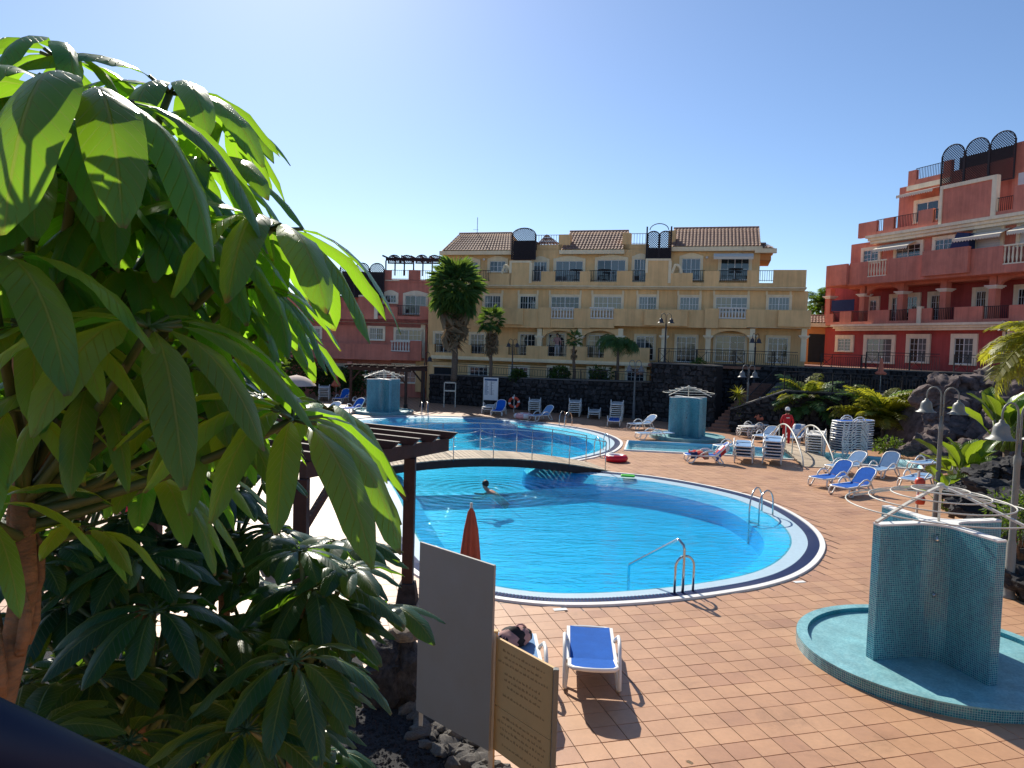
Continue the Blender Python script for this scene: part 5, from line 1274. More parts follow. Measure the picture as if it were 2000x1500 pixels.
stack('the pair by the lava wall between two stacks', (1159, 819), (1165, 811), 2, .12, 'resin')
stack('the stack behind the pale pink float', (1043, 809), (1047, 802), 5, .12, 'resin')
stack('the pair in front of the white notice board', (951, 809), (966, 801), 2, .12, 'resin')
stack('the stack left of the far shower', (632, 783), (637, 776), 6, .12, 'resin')
# towels and bag
def cloth_patch(name, label, cat, mats, loc, rz, size, n=8, sag=.03, tilt=0, seed=1):
    r_ = random.Random(seed); mb = MB(); w_, h_ = size; vs = []
    for i in range(n + 1):
        for j in range(n + 1):
            x, y = (i / n - .5) * w_, (j / n - .5) * h_; ed = max(0, abs(y) / (h_ / 2) - .72) / .28
            vs.append((x, y, r_.uniform(0, sag) - ed * .22 + x * math.tan(tilt)))
    fs = []; ms = []
    for i in range(n):
        for j in range(n): fs.append((i * (n + 1) + j, (i + 1) * (n + 1) + j, (i + 1) * (n + 1) + j + 1, i * (n + 1) + j + 1))
    mb.add(vs, fs); mb.m = [((f_ // n) * len(mats) // n + (f_ % n) // 3) % len(mats) for f_ in range(len(fs))]
    o = mb.build(name, mats, None, True); tag(o, label, cat); o.location = loc; o.rotation_euler.z = rz
    s_ = o.modifiers.new('thickness', 'SOLIDIFY'); s_.thickness = .012; s_.offset = 1
    return o
a, b = G(1336, 902), G(1420, 905); d = (b - a).normalized(); rz_ = math.atan2(d.y, d.x)
cloth_patch('beach_towel', 'red white and blue beach towel over the lounger by the channel', 'towel', [M['towel_blue'], M['towel_red'], M['white_cloth']], a + d * 1.42 + Vector((0, 0, .56)), rz_, (.5, .72), tilt=R(44), seed=3)
cloth_patch('beach_towel', 'dark crumpled towel on the foot of the lounger by the channel', 'towel', [M['navy_cloth'], M['towel_red'], M['skin']], a + d * .55 + Vector((0, 0, .36)), rz_, (.7, .66), sag=.12, seed=8)
a, b = G(1545, 868), G(1594, 848); d = (b - a).normalized()
cloth_patch('beach_towel', 'pale blue cloth hung over the raised lounger right of the lifeguard', 'towel', [M['sling_pale'], M['white_cloth']], a + d * 1.42 + Vector((0, 0, .60)), math.atan2(d.y, d.x), (.45, .7), tilt=R(48), seed=5)
bag = thing('beach_bag', 'black and dusty pink beach bag lying on the pale lounger', 'bag', G(1004, 1304) + Vector((0, 0, .345)), R(35))
bm = bmesh.new(); bmesh.ops.create_icosphere(bm, subdivisions=3, radius=1)
for v in bm.verts: n_ = noise.noise(v.co * 2.2); v.co = Vector((v.co.x * .27, v.co.y * .17, max(v.co.z, -.55) * .16 + .085)) * (1 + .16 * n_)
me = bpy.data.meshes.new('bag_body'); bm.to_mesh(me); bm.free(); me.materials.append(M['black_cloth']); me.materials.append(M['pink_bag']); me.polygons.foreach_set('use_smooth', [True] * len(me.polygons))
for p in me.polygons: p.material_index = 1 if (math.sin(p.center.x * 26 + p.center.y * 9) > .15) else 0
link('bag_body', me, bag)
MB().tube([(.05 + .12 * math.cos(q), -.05 + .02 * math.sin(q), .14 + .13 * math.sin(q)) for q in [PI * i / 10 for i in range(11)]], .013, 6).build('strap', M['pink_bag'], bag, True)

# ================================================================== parasols
def closed_parasol(label, loc, h_, m, rz=0, r=.19, canopy=.62):
    e = thing('closed_parasol', label, 'parasol', loc, rz, 'closed parasols'); n = 32; prof = [(.012, h_ - .02), (.05, h_ - .10), (.09, h_ - .35), (.13, h_ - .8), (r, h_ * (1 - canopy) + .10), (r * .93, h_ * (1 - canopy))]
    vs = []; fs = []
    for i, (rr, z) in enumerate(prof):
        for j in range(n):
            q = 2 * PI * j / n; k = 1 + (.22 * math.cos(q * 8) + .08 * math.sin(q * 3 + i)) * min(1, i / 2.5); vs.append((rr * k * math.cos(q), rr * k * math.sin(q), z + (.035 * math.cos(q * 8) if i == len(prof) - 1 else 0)))
    for i in range(len(prof) - 1):
        for j in range(n): fs.append((i * n + j, (i + 1) * n + j, (i + 1) * n + (j + 1) % n, i * n + (j + 1) % n))
    fs.append(tuple((len(prof) - 1) * n + j for j in range(n - 1, -1, -1))); MB().add(vs, fs).build('canopy', M[m], e, True)
    MB().tube([(0, 0, 0), (0, 0, h_ + .04)], .02, 8).build('pole', M['white_pipe'], e, True)
    MB().lathe([(.24, 0), (.24, .05), (.06, .09), (.035, .30)], 14).build('base', M['cap'], e, True)
    MB().tube([((r * .74 + .02) * math.cos(2 * PI * j / 16), (r * .74 + .02) * math.sin(2 * PI * j / 16), h_ - .95) for j in range(16)], .012, 5, True).build('tie', M[m], e, True)
p = D(919, 1050, 10.7); closed_parasol('rust red closed parasol behind the grey notice board', (p.x, p.y, 0), 2.12, 'rust_cloth', r=.2)
p = G(1481, 846); closed_parasol('salmon closed parasol standing beside the grey lamp post', p, 1.95, 'pink_cloth', .3, .33, .62)
p = D(1721, 720, 42.5); closed_parasol('salmon closed parasol in front of the upper lava wall', (p.x, p.y, 2.33), 2.0, 'pink_cloth', .9, .26, .5)
p = G(656, 781); closed_parasol('salmon closed parasol before the left red building', p, 2.2, 'pink_cloth', .5, .3, .55)
op = thing('open_parasol', 'open beige parasol on the far deck behind the leaves', 'parasol', G(578, 800))
n = 16; vs = [(0, 0, 2.15)] + [(r_ * math.cos(2 * PI * j / n), r_ * math.sin(2 * PI * j / n), z) for r_, z in ((.55, 2.02), (1.0, 1.75), (1.2, 1.5)) for j in range(n)]
fs = [(0, 1 + j, 1 + (j + 1) % n) for j in range(n)] + [(1 + i * n + j, 1 + (i + 1) * n + j, 1 + (i + 1) * n + (j + 1) % n, 1 + i * n + (j + 1) % n) for i in range(2) for j in range(n)]
MB().add(vs, fs).build('canopy', M['beige_cloth'], op, True); MB().tube([(0, 0, 0), (0, 0, 2.18)], .022, 8).build('pole', M['white_pipe'], op, True); MB().lathe([(.24, 0), (.24, .06), (.04, .1), (.035, .3)], 14).build('base', M['cap'], op, True)

# ================================================================== pool ladders, handrails, floats
def urail(e, a, b, h_, r=.022, name='rail'):
    a, b = Vector(a), Vector(b); d = b - a; d.z = 0; L_ = d.length; k = 10
    pts = [Vector((a.x, a.y, a.z))] + [Vector(((a.x + b.x) / 2 - d.x / 2 * math.cos(PI * i / k), (a.y + b.y) / 2 - d.y / 2 * math.cos(PI * i / k), h_ - L_ / 2 + L_ / 2 * math.sin(PI * i / k))) for i in range(k + 1)] + [Vector((b.x, b.y, b.z))]
    return MB().tube(pts, r, 10).build(name, M['steel'], e, True)
def ladder(label, deck0, deck1, water0, water1, h_, r=.022):
    e = thing('pool_ladder', label, 'pool ladder', (0, 0, 0), 0, 'steel pool ladders'); w0, w1 = G(*water0, -.03), G(*water1, -.03); w0.z = w1.z = -.9
    urail(e, G(*deck0), w0, h_, r); urail(e, G(*deck1), w1, h_, r)
    for z in (-.15, -.4, -.65): MB().beam(Vector((w0.x, w0.y, z)), Vector((w1.x, w1.y, z)), .09, .03).build('tread', M['steel'], e)
ladder('steel pool ladder on the right bank of the near pool', (1488, 997), (1509, 1006), (1463, 1011), (1482, 1015), .72)
ladder('steel pool ladder by the red swim ring', (1172, 893), (1190, 884), (1160, 889), (1178, 879), .75)
ladder('steel pool ladder at the top bank of the far pool before the stacks', (1105, 829), (1117, 831), (1092, 833), (1102, 835), .8)
ladder('steel pool ladder at the far bank below the left pergola', (832, 811), (822, 811), (836, 818), (824, 818), .9)
hr_ = thing('pool_handrail', 'steel entry handrail sloping into the near pool', 'handrail'); pb = G(1333, 1158); tp = Vector((pb.x, pb.y, .90)); wp = G(1228, 1120, -.03); dv = (wp - pb); dv.z = 0
k1 = pb + dv * .10; k2 = wp
MB().tube([Vector((pb.x, pb.y, -.05)), tp - Vector((0, 0, .08)), tp - Vector((0, 0, .02)) + dv * .015, Vector((k1.x, k1.y, .96)), Vector((k1.x, k1.y, .955)) + dv * .02, Vector((k2.x, k2.y, .15)) - dv * .01, Vector((k2.x, k2.y, .12)), Vector((k2.x, k2.y, -.6))], .027, 10).build('rail', M['steel'], hr_, True)
urail(hr_, G(1317, 1159), G(1353, 1155), .68, .024, 'support')
def torus(name, R_, r_, m, parent=None, n=32, k=12, mats=None, f=None):
    mb = MB(); vs = []; fs = []
    for i in range(n):
        a = 2 * PI * i / n
        for j in range(k): b_ = 2 * PI * j / k; vs.append(((R_ + r_ * math.cos(b_)) * math.cos(a), (R_ + r_ * math.cos(b_)) * math.sin(a), r_ * math.sin(b_)))
    for i in range(n):
        for j in range(k): fs.append((i * k + j, ((i + 1) % n) * k + j, ((i + 1) % n) * k + (j + 1) % k, i * k + (j + 1) % k))
    mb.add(vs, fs)
    if f: mb.m = [f(i // k, i % k) for i in range(len(fs))]
    return mb.build(name, mats or m, parent, True)
o = torus('swim_ring', .33, .135, None, mats=[M['rubber_red'], M['vinyl_white']], f=lambda i, j: 1 if (2 <= j <= 4 and i < 22) else 0); tag(o, 'red inflatable swim ring lying at the bridge end', 'swim ring'); o.location = G(1203, 901) + Vector((0, 0, .135))
o = torus('swim_ring', .42, .17, None, mats=[M['vinyl_pink'], M['vinyl_white']], f=lambda i, j: 1 if i % 8 < 3 else 0); tag(o, 'pale pink inflatable ring on the far deck', 'swim ring'); o.location = G(1022, 818) + Vector((0, 0, .17))
o = torus('swim_ring', .30, .12, None, mats=[M['vinyl_pink'], M['rubber_red']], f=lambda i, j: 1 if i % 6 < 3 else 0); tag(o, 'pink and red swim ring seen through the umbrella tree leaves', 'swim ring'); o.location = G(262, 1000) + Vector((0, 0, .12))
lrg = torus('life_ring', .30, .085, None, mats=[M['orange_plastic'], M['white_cloth']], f=lambda i, j: 1 if i % 8 < 2 else 0); tag(lrg, 'orange life ring hanging on a post by the lava wall', 'life ring')
p = D(1004, 786, 48.2); lrg.location = p; lrg.rotation_euler = (R(90), 0, R(5))
ps = MB().beam((p.x, p.y + .16, -.02), (p.x, p.y + .16, p.z + .5), .06, .06, up=(0, 1, 0)).build('life_ring_post', M['white_pipe']); tag(ps, 'white post carrying the orange life ring', 'post')
gf = MB().box(-.24, -.11, 0, .24, .11, .07).build('swim_board', M['vinyl_green'], None, bevel=.03); tag(gf, 'bright green swim board on the pool coping', 'swim board'); gf.location = G(1226, 933) + Vector((0, 0, .03)); gf.rotation_euler.z = R(-10)
dg = MB().box(-.12, -.05, 0, .12, .05, .008).build('drain_cover', M['coping']); tag(dg, 'small white drain cover in the deck by the near pool edge', 'drain cover'); dg.location = G(1094, 1191) + Vector((0, 0, .003)); dg.rotation_euler.z = TH
dg2 = dg.copy(); C.objects.link(dg2); dg2['label'] = 'small white drain cover in the deck right of the pool handrail'; dg2.location = G(1561, 1137) + Vector((0, 0, .003))
lt = MB().add([(0, 0, .005), (.05, .02, .02), (.09, -.01, .012), (.05, -.04, .008), (.03, .05, .02), (-.03, .03, .015)], [(0, 3, 2, 1), (0, 1, 4, 5)]).build('dry_leaf', M['frond_dry']); tag(lt, 'dry brown leaf on the deck at the bottom edge', 'leaf'); lt.location = G(1343, 1490); lt.scale = (.7, .7, .7)
# fire extinguisher like red call boxes on the lamp post behind the shower
for k, (y, lb) in enumerate(((942, 'upper orange call box on a post behind the large shower'), (976, 'lower orange call box on a post behind the large shower'))):
    p = D(1797, y, 18.6); o = MB().lathe([(.05, -.12), (.10, -.11), (.12, -.03), (.12, .04), (.08, .11), (.02, .12)], 12).build('call_box', M['orange_plastic'], None, True); tag(o, lb, 'call box'); o.location = p
p = D(1798, 976, 18.7); o = MB().beam((p.x, p.y + .15, 0), (p.x, p.y + .15, 1.55), .05, .05, up=(0, 1, 0)).build('call_box_post', M['white_pipe']); tag(o, 'white post behind the large shower carrying orange call boxes', 'post')

# ================================================================== people
def person(name, label, loc, rz, joints, edges, matfn, mats, sub=2):
    bm = bmesh.new(); me = bpy.data.meshes.new('skel'); names = list(joints)
    me.from_pydata([joints[k][0] for k in names], [(names.index(a), names.index(b)) for a, b in edges], [])
    o = bpy.data.objects.new('skel', me); C.objects.link(o)
    o.modifiers.new('skin', 'SKIN'); me.skin_vertices[0].data
    for i, k in enumerate(names):
        r_ = joints[k][1]; me.skin_vertices[0].data[i].radius = r_ if isinstance(r_, tuple) else (r_, r_)
        me.skin_vertices[0].data[i].use_root = (i == 0)
    s_ = o.modifiers.new('sub', 'SUBSURF'); s_.levels = s_.render_levels = sub
    dg_ = bpy.context.evaluated_depsgraph_get(); dg_.update(); m2 = bpy.data.meshes.new_from_object(o.evaluated_get(dg_)); bpy.data.objects.remove(o)
    m2.name = name; m2.materials.clear()
    for m in mats: m2.materials.append(m)
    for p in m2.polygons: p.material_index = matfn(p.center); p.use_smooth = True
    bm.free()
    e = link(name, m2); tag(e, label, 'person'); e.location = loc; e.rotation_euler.z = rz
    return e
J = {'pelvis': ((0, 0, .93), (.16, .12)), 'waist': ((0, 0, 1.08), (.15, .11)), 'chest': ((0, .01, 1.30), (.18, .125)), 'neck': ((0, .0, 1.49), (.055, .06)), 'head0': ((0, .01, 1.58), (.075, .09)), 'head1': ((0, .015, 1.69), (.08, .10)), 'head2': ((0, .01, 1.76), (.05, .06)),
     'shl': ((-.19, 0, 1.42), .075), 'ell': ((-.27, .02, 1.16), .058), 'wrl': ((-.22, .10, .94), .042), 'hal': ((-.20, .13, .85), .04), 'shr': ((.19, 0, 1.42), .075), 'elr': ((.28, .01, 1.16), .058), 'wrr': ((.25, .08, .93), .042), 'har': ((.24, .10, .84), .04),
     'hil': ((-.10, 0, .86), .105), 'knl': ((-.11, .015, .48), .075), 'anl': ((-.12, -.01, .09), .052), 'tol': ((-.13, .13, .03), .04), 'hir': ((.10, 0, .86), .105), 'knr': ((.11, .02, .48), .075), 'anr': ((.11, -.01, .09), .052), 'tor': ((.12, .13, .03), .04)}
ED = [('pelvis', 'waist'), ('waist', 'chest'), ('chest', 'neck'), ('neck', 'head0'), ('head0', 'head1'), ('head1', 'head2'), ('chest', 'shl'), ('shl', 'ell'), ('ell', 'wrl'), ('wrl', 'hal'), ('chest', 'shr'), ('shr', 'elr'), ('elr', 'wrr'), ('wrr', 'har'), ('pelvis', 'hil'), ('hil', 'knl'), ('knl', 'anl'), ('anl', 'tol'), ('pelvis', 'hir'), ('hir', 'knr'), ('knr', 'anr'), ('anr', 'tor')]
lg = person('person', 'person in red tracksuit and white cap standing by the small bridge, back turned', G(1535, 871), R(-6), J, ED, lambda c: 2 if (c.z < .10) else (1 if c.z > 1.53 or (c.z < .92 and abs(c.x) > .19 and c.y > .07) else 0), [M['red_cloth'], M['skin'], M['white_cloth']])
MB().lathe([(.115, 1.70), (.118, 1.75), (.10, 1.82), (.06, 1.86), (.01, 1.87)], 16, (0, .01, 0)).build('cap', M['white_cloth'], lg, True)
MB().box(-.075, -.142, 1.34, .075, -.136, 1.375).build('jacket_lettering', M['white_cloth'], lg)
hm = MB().lathe([(.07, 1.56), (.098, 1.62), (.105, 1.70)], 14, (0, .0, 0)); hm.build('hair', M['hair'], lg, True)
u, z = Y.uz(1087, 700, .55); pp = Y.o + Y.d * u + Y.n * .55
J2 = dict(J); J2['ell'] = ((-.26, -.08, 1.18), .052); J2['wrl'] = ((-.06, -.20, 1.20), .038); J2['hal'] = ((0, -.21, 1.22), .036); J2['tol'] = ((-.13, -.13, .03), .04); J2['tor'] = ((.12, -.13, .03), .04)
bp_ = person('person', 'person in pink top and white trousers standing in the ochre loggia', (pp.x, pp.y, z + .05), R(-16), J2, ED, lambda c: 1 if c.z > 1.5 else (2 if c.z < .95 else 0), [M['pink_bag'], M['skin'], M['white_cloth']])
MB().lathe([(.06, 1.60), (.095, 1.66), (.10, 1.74), (.07, 1.80), (.01, 1.82)], 14, (0, .03, 0)).build('hair', M['hair'], bp_, True)
JS = {'chest': ((.10, 0, -.05), (.19, .13)), 'belly': ((.36, 0, -.22), (.15, .12)), 'hip': ((.58, 0, -.42), (.15, .12)), 'neck': ((-.10, 0, .08), (.06, .06)), 'head0': ((-.16, 0, .17), (.085, .08)), 'head1': ((-.18, 0, .27), (.09, .08)), 'head2': ((-.17, 0, .34), (.05, .05)),
      'shl': ((.02, -.19, .0), .07), 'ell': ((-.20, -.28, -.14), .05), 'wrl': ((-.40, -.20, -.16), .036), 'hal': ((-.50, -.17, -.16), .034), 'shr': ((.02, .19, .0), .07), 'elr': ((-.24, .25, -.12), .05), 'wrr': ((-.44, .16, -.10), .036), 'har': ((-.53, .13, -.08), .034)}
ES = [('chest', 'belly'), ('belly', 'hip'), ('chest', 'neck'), ('neck', 'head0'), ('head0', 'head1'), ('head1', 'head2'), ('chest', 'shl'), ('shl', 'ell'), ('ell', 'wrl'), ('wrl', 'hal'), ('chest', 'shr'), ('shr', 'elr'), ('elr', 'wrr'), ('wrr', 'har')]
sp_ = G(957, 961, -.03); swm = person('person', 'person swimming in the near pool, head and shoulders above water', (sp_.x, sp_.y, -.05), R(-12), JS, ES, lambda c: 0, [M['skin']])
hm = bmesh.new(); bmesh.ops.create_icosphere(hm, subdivisions=2, radius=.115)
for v in hm.verts: v.co += v.co.normalized() * .012 * noise.noise(v.co * 30)
hme = bpy.data.meshes.new('hair'); hm.to_mesh(hme); hm.free(); hme.materials.append(M['hair']); ho = link('hair', hme, swm); ho.location = (-.145, 0, .275); ho.scale = (.95, .95, .95)
# ================================================================== rocks
def rock_mesh(seed, m, sub=4, rough=.55):
    bm = bmesh.new(); bmesh.ops.create_icosphere(bm, subdivisions=sub, radius=1); off = Vector((seed * 7.3, seed * 3.1, seed * 1.7))
    r_ = random.Random(seed); planes = [(Vector((r_.uniform(-1, 1), r_.uniform(-1, 1), r_.uniform(-.6, 1))).normalized(), r_.uniform(.55, .85)) for _ in range(9)]
    for v in bm.verts:
        c = v.co.copy()
        for n_, d_ in planes:
            k = c.dot(n_)
            if k > d_: c -= n_ * (k - d_) * .85
        c *= 1 + rough * .5 * noise.fractal(v.co * 1.7 + off, .75, 2.1, 6); v.co = c
    me = bpy.data.meshes.new('boulder'); bm.to_mesh(me); bm.free(); me.materials.append(m); me.polygons.foreach_set('use_smooth', [True] * len(me.polygons)); me.set_sharp_from_angle(angle=R(38)); return me
RK = [rock_mesh(i, M['rock']) for i in range(5)]; LK = [rock_mesh(20 + i, M['lava'], 4, .9) for i in range(4)]
rk = thing('rockery', 'tall reddish brown boulder rockery waterfall beside the right lamp posts', 'rockery')
for px, py, dist, rp in ((1815, 772, 33, 34), (1850, 752, 34, 30), (1890, 755, 34.5, 42), (1935, 760, 34, 46), (1975, 770, 33, 44), (1862, 792, 33, 40), (1905, 800, 33, 46), (1950, 812, 32, 48), (1828, 815, 32.5, 34), (1872, 838, 32, 42), (1915, 850, 31.5, 46), (1838, 860, 31.5, 38), (1800, 868, 31, 26), (1776, 876, 31, 18), (1818, 893, 30, 24), (1852, 890, 30, 30), (1745, 884, 31, 14), (1886, 880, 30, 34), (1985, 830, 31, 46), (1950, 870, 30, 40), (1905, 748, 35, 22), (1868, 745, 35, 18), (1843, 775, 33.6, 24), (1928, 738, 35, 26)):
    p = D(px, py, dist); o = link('boulder', rnd.choice(RK), rk); o.location = p; s_ = rp * dist / FOC; o.scale = (s_ * rnd.uniform(.9, 1.3), s_ * rnd.uniform(.9, 1.2), s_ * rnd.uniform(.65, .95)); o.rotation_euler = (rnd.uniform(-.4, .4), rnd.uniform(-.4, .4), rnd.uniform(0, 6))
co = MB(); p0 = D(1880, 860, 35.5); co.lathe([(3.6, -.1), (3.2, 1.2), (2.4, 2.4), (1.2, 3.2)], 14, (p0.x, p0.y, 0)); co.build('rock_core', M['rock'], rk)
lk = thing('lava_rock_border', 'rough dark lava rock border of the bed right of the lamp post', 'rocks')
for px, py, dist, rp in ((1905, 985, 17.5, 45), (1950, 960, 18, 50), (1995, 985, 17, 55), (1920, 1030, 16.5, 36), (1965, 1040, 16.2, 46), (2005, 1075, 15, 60), (1890, 950, 19, 30), (1925, 925, 20, 34), (1970, 915, 20, 44), (2010, 1140, 13.8, 50), (1868, 965, 19.5, 24)):
    p = D(px, py, dist); o = link('boulder', rnd.choice(LK), lk); o.location = p; s_ = rp * dist / FOC; o.scale = (s_ * 1.2, s_, s_ * .62); o.rotation_euler = (rnd.uniform(-.2, .2), rnd.uniform(-.2, .2), rnd.uniform(0, 6))
lk2 = MB(); q = [G(1868, 985), G(1905, 1040), G(1950, 1100), G(1992, 1175), G(2120, 1200), G(2160, 980), G(1990, 900), G(1850, 925)]; lk2.prism([(v.x, v.y) for v in q], -.02, .42); tag(lk2.build('planting_bed', M['earth']), 'raised earth bed right of the lamp posts', None, None, 'structure')
fr0 = thing('stone_pillar', 'rough lava stone pillar at the bed corner beside the grey board', 'stone pillar')
p = G(762, 1392, .1); me = rock_mesh(44, M['lava'], 4, .55); o = link('pillar_stone', me, fr0); o.location = (p.x - .05, p.y + .25, .45); o.scale = (.42, .36, .62); o.rotation_euler = (0, 0, .4)
o = link('top_stone', rock_mesh(45, mat('pale_tan_rock', (.24, .19, .14), .9, .4, 6, .8, 30), 3, .5), fr0); o.location = (p.x + .10, p.y + .22, .98); o.scale = (.24, .22, .10)
eg = thing('rock_edging', 'grey rock edging of the gravel bed under the notice boards', 'rocks'); gm = mat('grey_rough_rock', (.17, .155, .14), .92, .4, 6, .9, 30)
GK = [rock_mesh(60 + i, gm, 2, .6) for i in range(4)]
for k in range(64):
    t = k / 63; px = 815 + 165 * t + rnd.uniform(-28, 22); py = 1398 + 106 * t + rnd.uniform(-16, 34); p = G(px, py, .12); o = link('edging_stone', rnd.choice(GK), eg); o.location = p; s_ = rnd.uniform(.05, .13); o.scale = (s_ * 1.3, s_, s_ * .7); o.rotation_euler = (rnd.uniform(-.5, .5), rnd.uniform(-.5, .5), rnd.uniform(0, 6))

# ================================================================== umbrella trees
UP = Vector((0, 0, 1))
def leaflet(base, d0, L_, W, droop, rng, nseg=9, na=4, fold=.35, tw=0.0):
    mb = MB(); vs = []; uv = []; p = Vector(base); d = d0.normalized(); side = d.cross(UP)
    side = side.normalized() if side.length > .05 else Vector((1, 0, 0))
    side = (Matrix.Rotation(tw, 3, d) @ side); ph = rng.uniform(0, 6); wv = rng.uniform(.05, .10); ds = L_ / nseg
    cols = na + 1
    for i in range(nseg + 1):
        t = i / nseg
        g = Vector((0, 0, -1)) * droop * ds / L_ * (1.25 - .5 * t) 
        d = (d + g).normalized(); side = (side - d * side.dot(d)).normalized(); nrm = side.cross(d).normalized()
        w_ = W * min(1.0, (t / .34 + .02) ** .75) * max(0.02, 1 - max(0.0, (t - .45) / .56) ** 2.6) ** .75
        for j in range(cols):
            u = -1 + 2 * j / na; r_ = math.sin(t * 17 + ph + (0 if u < 0 else 1.7)) * wv * abs(u)
            vs.append(p + side * (u * w_) + nrm * (-abs(u) ** 1.4 * fold * w_ + r_ * W * 1.1)); uv.append((u, t))
        if i < nseg: p = p + d * ds
    fs = [(i * cols + j, i * cols + j + 1, (i + 1) * cols + j + 1, (i + 1) * cols + j) for i in range(nseg) for j in range(na)]
    mb.add(vs, fs); mb.uv = uv; return mb
def compound(tree, hub, root, L_, n, droop, rng, m='leaf', split=True, az0=None, pr=.011, spread=1.0, sag=.12, wf=1.0):
    """petiole from the stem to the hub, leaflets spread around it like an umbrella"""
    hub = Vector(hub); root = Vector(root); mid = (hub + root) / 2 + Vector((0, 0, sag * (hub - root).length)) * -.6; k = 10
    pts = [(1 - t) ** 2 * root + 2 * t * (1 - t) * mid + t * t * hub for t in [i / k for i in range(k + 1)]]
    pt = MB(); pt.tube(pts, [pr * (1.35 - .5 * i / k) for i in range(k + 1)], 6)
    pd = (pts[-1] - pts[-2]).normalized(); ax = (UP * .85 + pd * .45 * spread).normalized(); e1 = ax.orthogonal().normalized(); e2 = ax.cross(e1); a0 = rng.uniform(0, 6) if az0 is None else az0; ll = []
    for i in range(n):
        a = a0 + 2 * PI * (i + rng.uniform(-.22, .22)) / n; d = (e1 * math.cos(a) + e2 * math.sin(a)) + ax * rng.uniform(.10, .45); d.normalize(); q = rng.uniform(.12, .19) * L_
        b = hub + d * q; pt.tube([hub, b], pr * .42, 5); l = L_ * rng.uniform(.78, 1.08); ll.append(leaflet(b - d * .004, d, l, l * wf * rng.uniform(.090, .118), droop * rng.uniform(.8, 1.2), rng, fold=rng.uniform(.15, .5), tw=rng.uniform(-.35, .35)))
    po = pt.build('leaf_stalk', M['petiole'], tree, True)
    if split:
        for l in ll: l.build('leaflet', M[m], po, True)
    else:
        al = MB(); al.uv = []
        for l in ll: al.add(l.v, l.f); al.uv += l.uv
        al.build('leaflets', M[m], po, True)['kind'] = 'stuff'
tg = random.Random(21)
ut = thing('umbrella_tree', 'large umbrella tree with drooping glossy leaves filling the left side', 'tree')
TR = [D(-70, 1560, 1.75), D(-5, 1400, 1.75), D(22, 1290, 1.76), D(48, 1150, 1.78), D(44, 1030, 1.8), D(52, 900, 1.82), D(64, 760, 1.85), D(70, 640, 1.88), D(90, 520, 1.92), D(120, 400, 1.95), D(140, 300, 2.0)]
base = Vector((TR[0].x - .45, TR[0].y + .1, .05)); low = [base.lerp(TR[0], t) for t in (0, .25, .5, .75)]
tk = MB(); tk.tube(low + TR, [.046, .042, .038, .035, .033, .031, .030, .029, .028, .028, .028, .024, .019, .014, .009], 14)
tko = tk.build('trunk', M['bark'], ut, True)
sh_ = MB()                                                    # old leaf bases and fibrous sheaths on the trunk
for k in range(26):
    i = tg.randrange(5, 13); t = tg.random(); p = (low + TR)[i].lerp((low + TR)[i + 1 if i < 13 else i], t); a = tg.uniform(0, 6.28); o_ = Vector((math.cos(a), math.sin(a), 0)); r0_ = .034
    sh_.tube([p + o_ * r0_ * .8, p + o_ * (r0_ + .012) + UP * .05, p + o_ * (r0_ + .02) + UP * .12, p + o_ * (r0_ + .008) + UP * .17], [.014, .016, .011, .003], 6)
sh_.build('leaf_bases', M['bark'], ut, True)['kind'] = 'stuff'
HERO = [((165, 205), 1.42, 950, 0.48, 11, 1.99), ((118, 118), 1.85, 700, 0.27, 10, 1.58), ((332, 182), 1.95, 760, 0.33, 10, 1.99), ((258, 225), 2.3, 720, 0.30, 10, 1.78), ((528, 448), 1.75, 860, 0.40, 11, 2.10), ((470, 436), 2.1, 880, 0.31, 10, 1.89),
        ((292, 640), 1.48, 980, 0.34, 10, 1.78), ((572, 820), 1.72, 1005, 0.36, 13, 1.99), ((-25, 510), 1.35, 900, 0.35, 9, 1.78), ((-30, 180), 1.5, 800, 0.40, 10, 1.99), ((395, 330), 2.05, 800, 0.33, 10, 1.89), ((400, 560), 2.25, 900, 0.30, 10, 1.78), ((160, 470), 2.3, 760, 0.28, 9, 1.68),
        ((300, 945), 2.05, 1030, 0.31, 10, 1.89), ((165, 1040), 1.95, 1060, 0.24, 9, 1.58), ((440, 700), 2.35, 940, 0.30, 10, 1.78), ((20, 800), 1.6, 980, 0.24, 8, 1.68), ((640, 800), 2.2, 980, 0.28, 9, 1.68), ((520, 640), 2.4, 920, 0.28, 10, 1.89), ((-40, 1000), 1.6, 1050, 0.28, 9, 1.78)]
def trunk_at(y):
    ys = [1560, 1400, 1290, 1150, 1030, 900, 760, 640, 520, 400, 300]
    for i in range(10):
        if ys[i] >= y >= ys[i + 1]: return TR[i].lerp(TR[i + 1], (ys[i] - y) / (ys[i] - ys[i + 1]))
    return TR[-1]
HERO += [((120, 260), 1.75, 880, .30, 14, 1.9), ((280, 330), 1.85, 880, .29, 14, 1.9), ((40, 480), 1.75, 900, .28, 13, 1.9), ((250, 540), 1.75, 940, .28, 13, 1.9), ((480, 560), 2.0, 930, .28, 13, 1.9), ((360, 720), 1.8, 980, .27, 13, 1.9), ((60, 345), 1.55, 900, .32, 12, 1.9), ((215, 415), 1.65, 900, .31, 12, 1.9), ((345, 440), 1.75, 900, .31, 12, 1.9), ((70, 640), 1.5, 980, .27, 12, 1.8), ((410, 820), 1.9, 1000, .29, 12, 1.8), ((180, 760), 1.7, 980, .28, 12, 1.8), ((430, 250), 2.2, 860, .25, 12, 1.9)]
for k, (hp, dist, ry, L_, n, dr) in enumerate(HERO): compound(ut, D(*hp, dist), trunk_at(ry), L_ * 1.05, n, dr * (.80 if k in (4, 7, 6, 2, 10) else .95), tg, wf=1.12, split=k < 12 or 19 < k < 31)
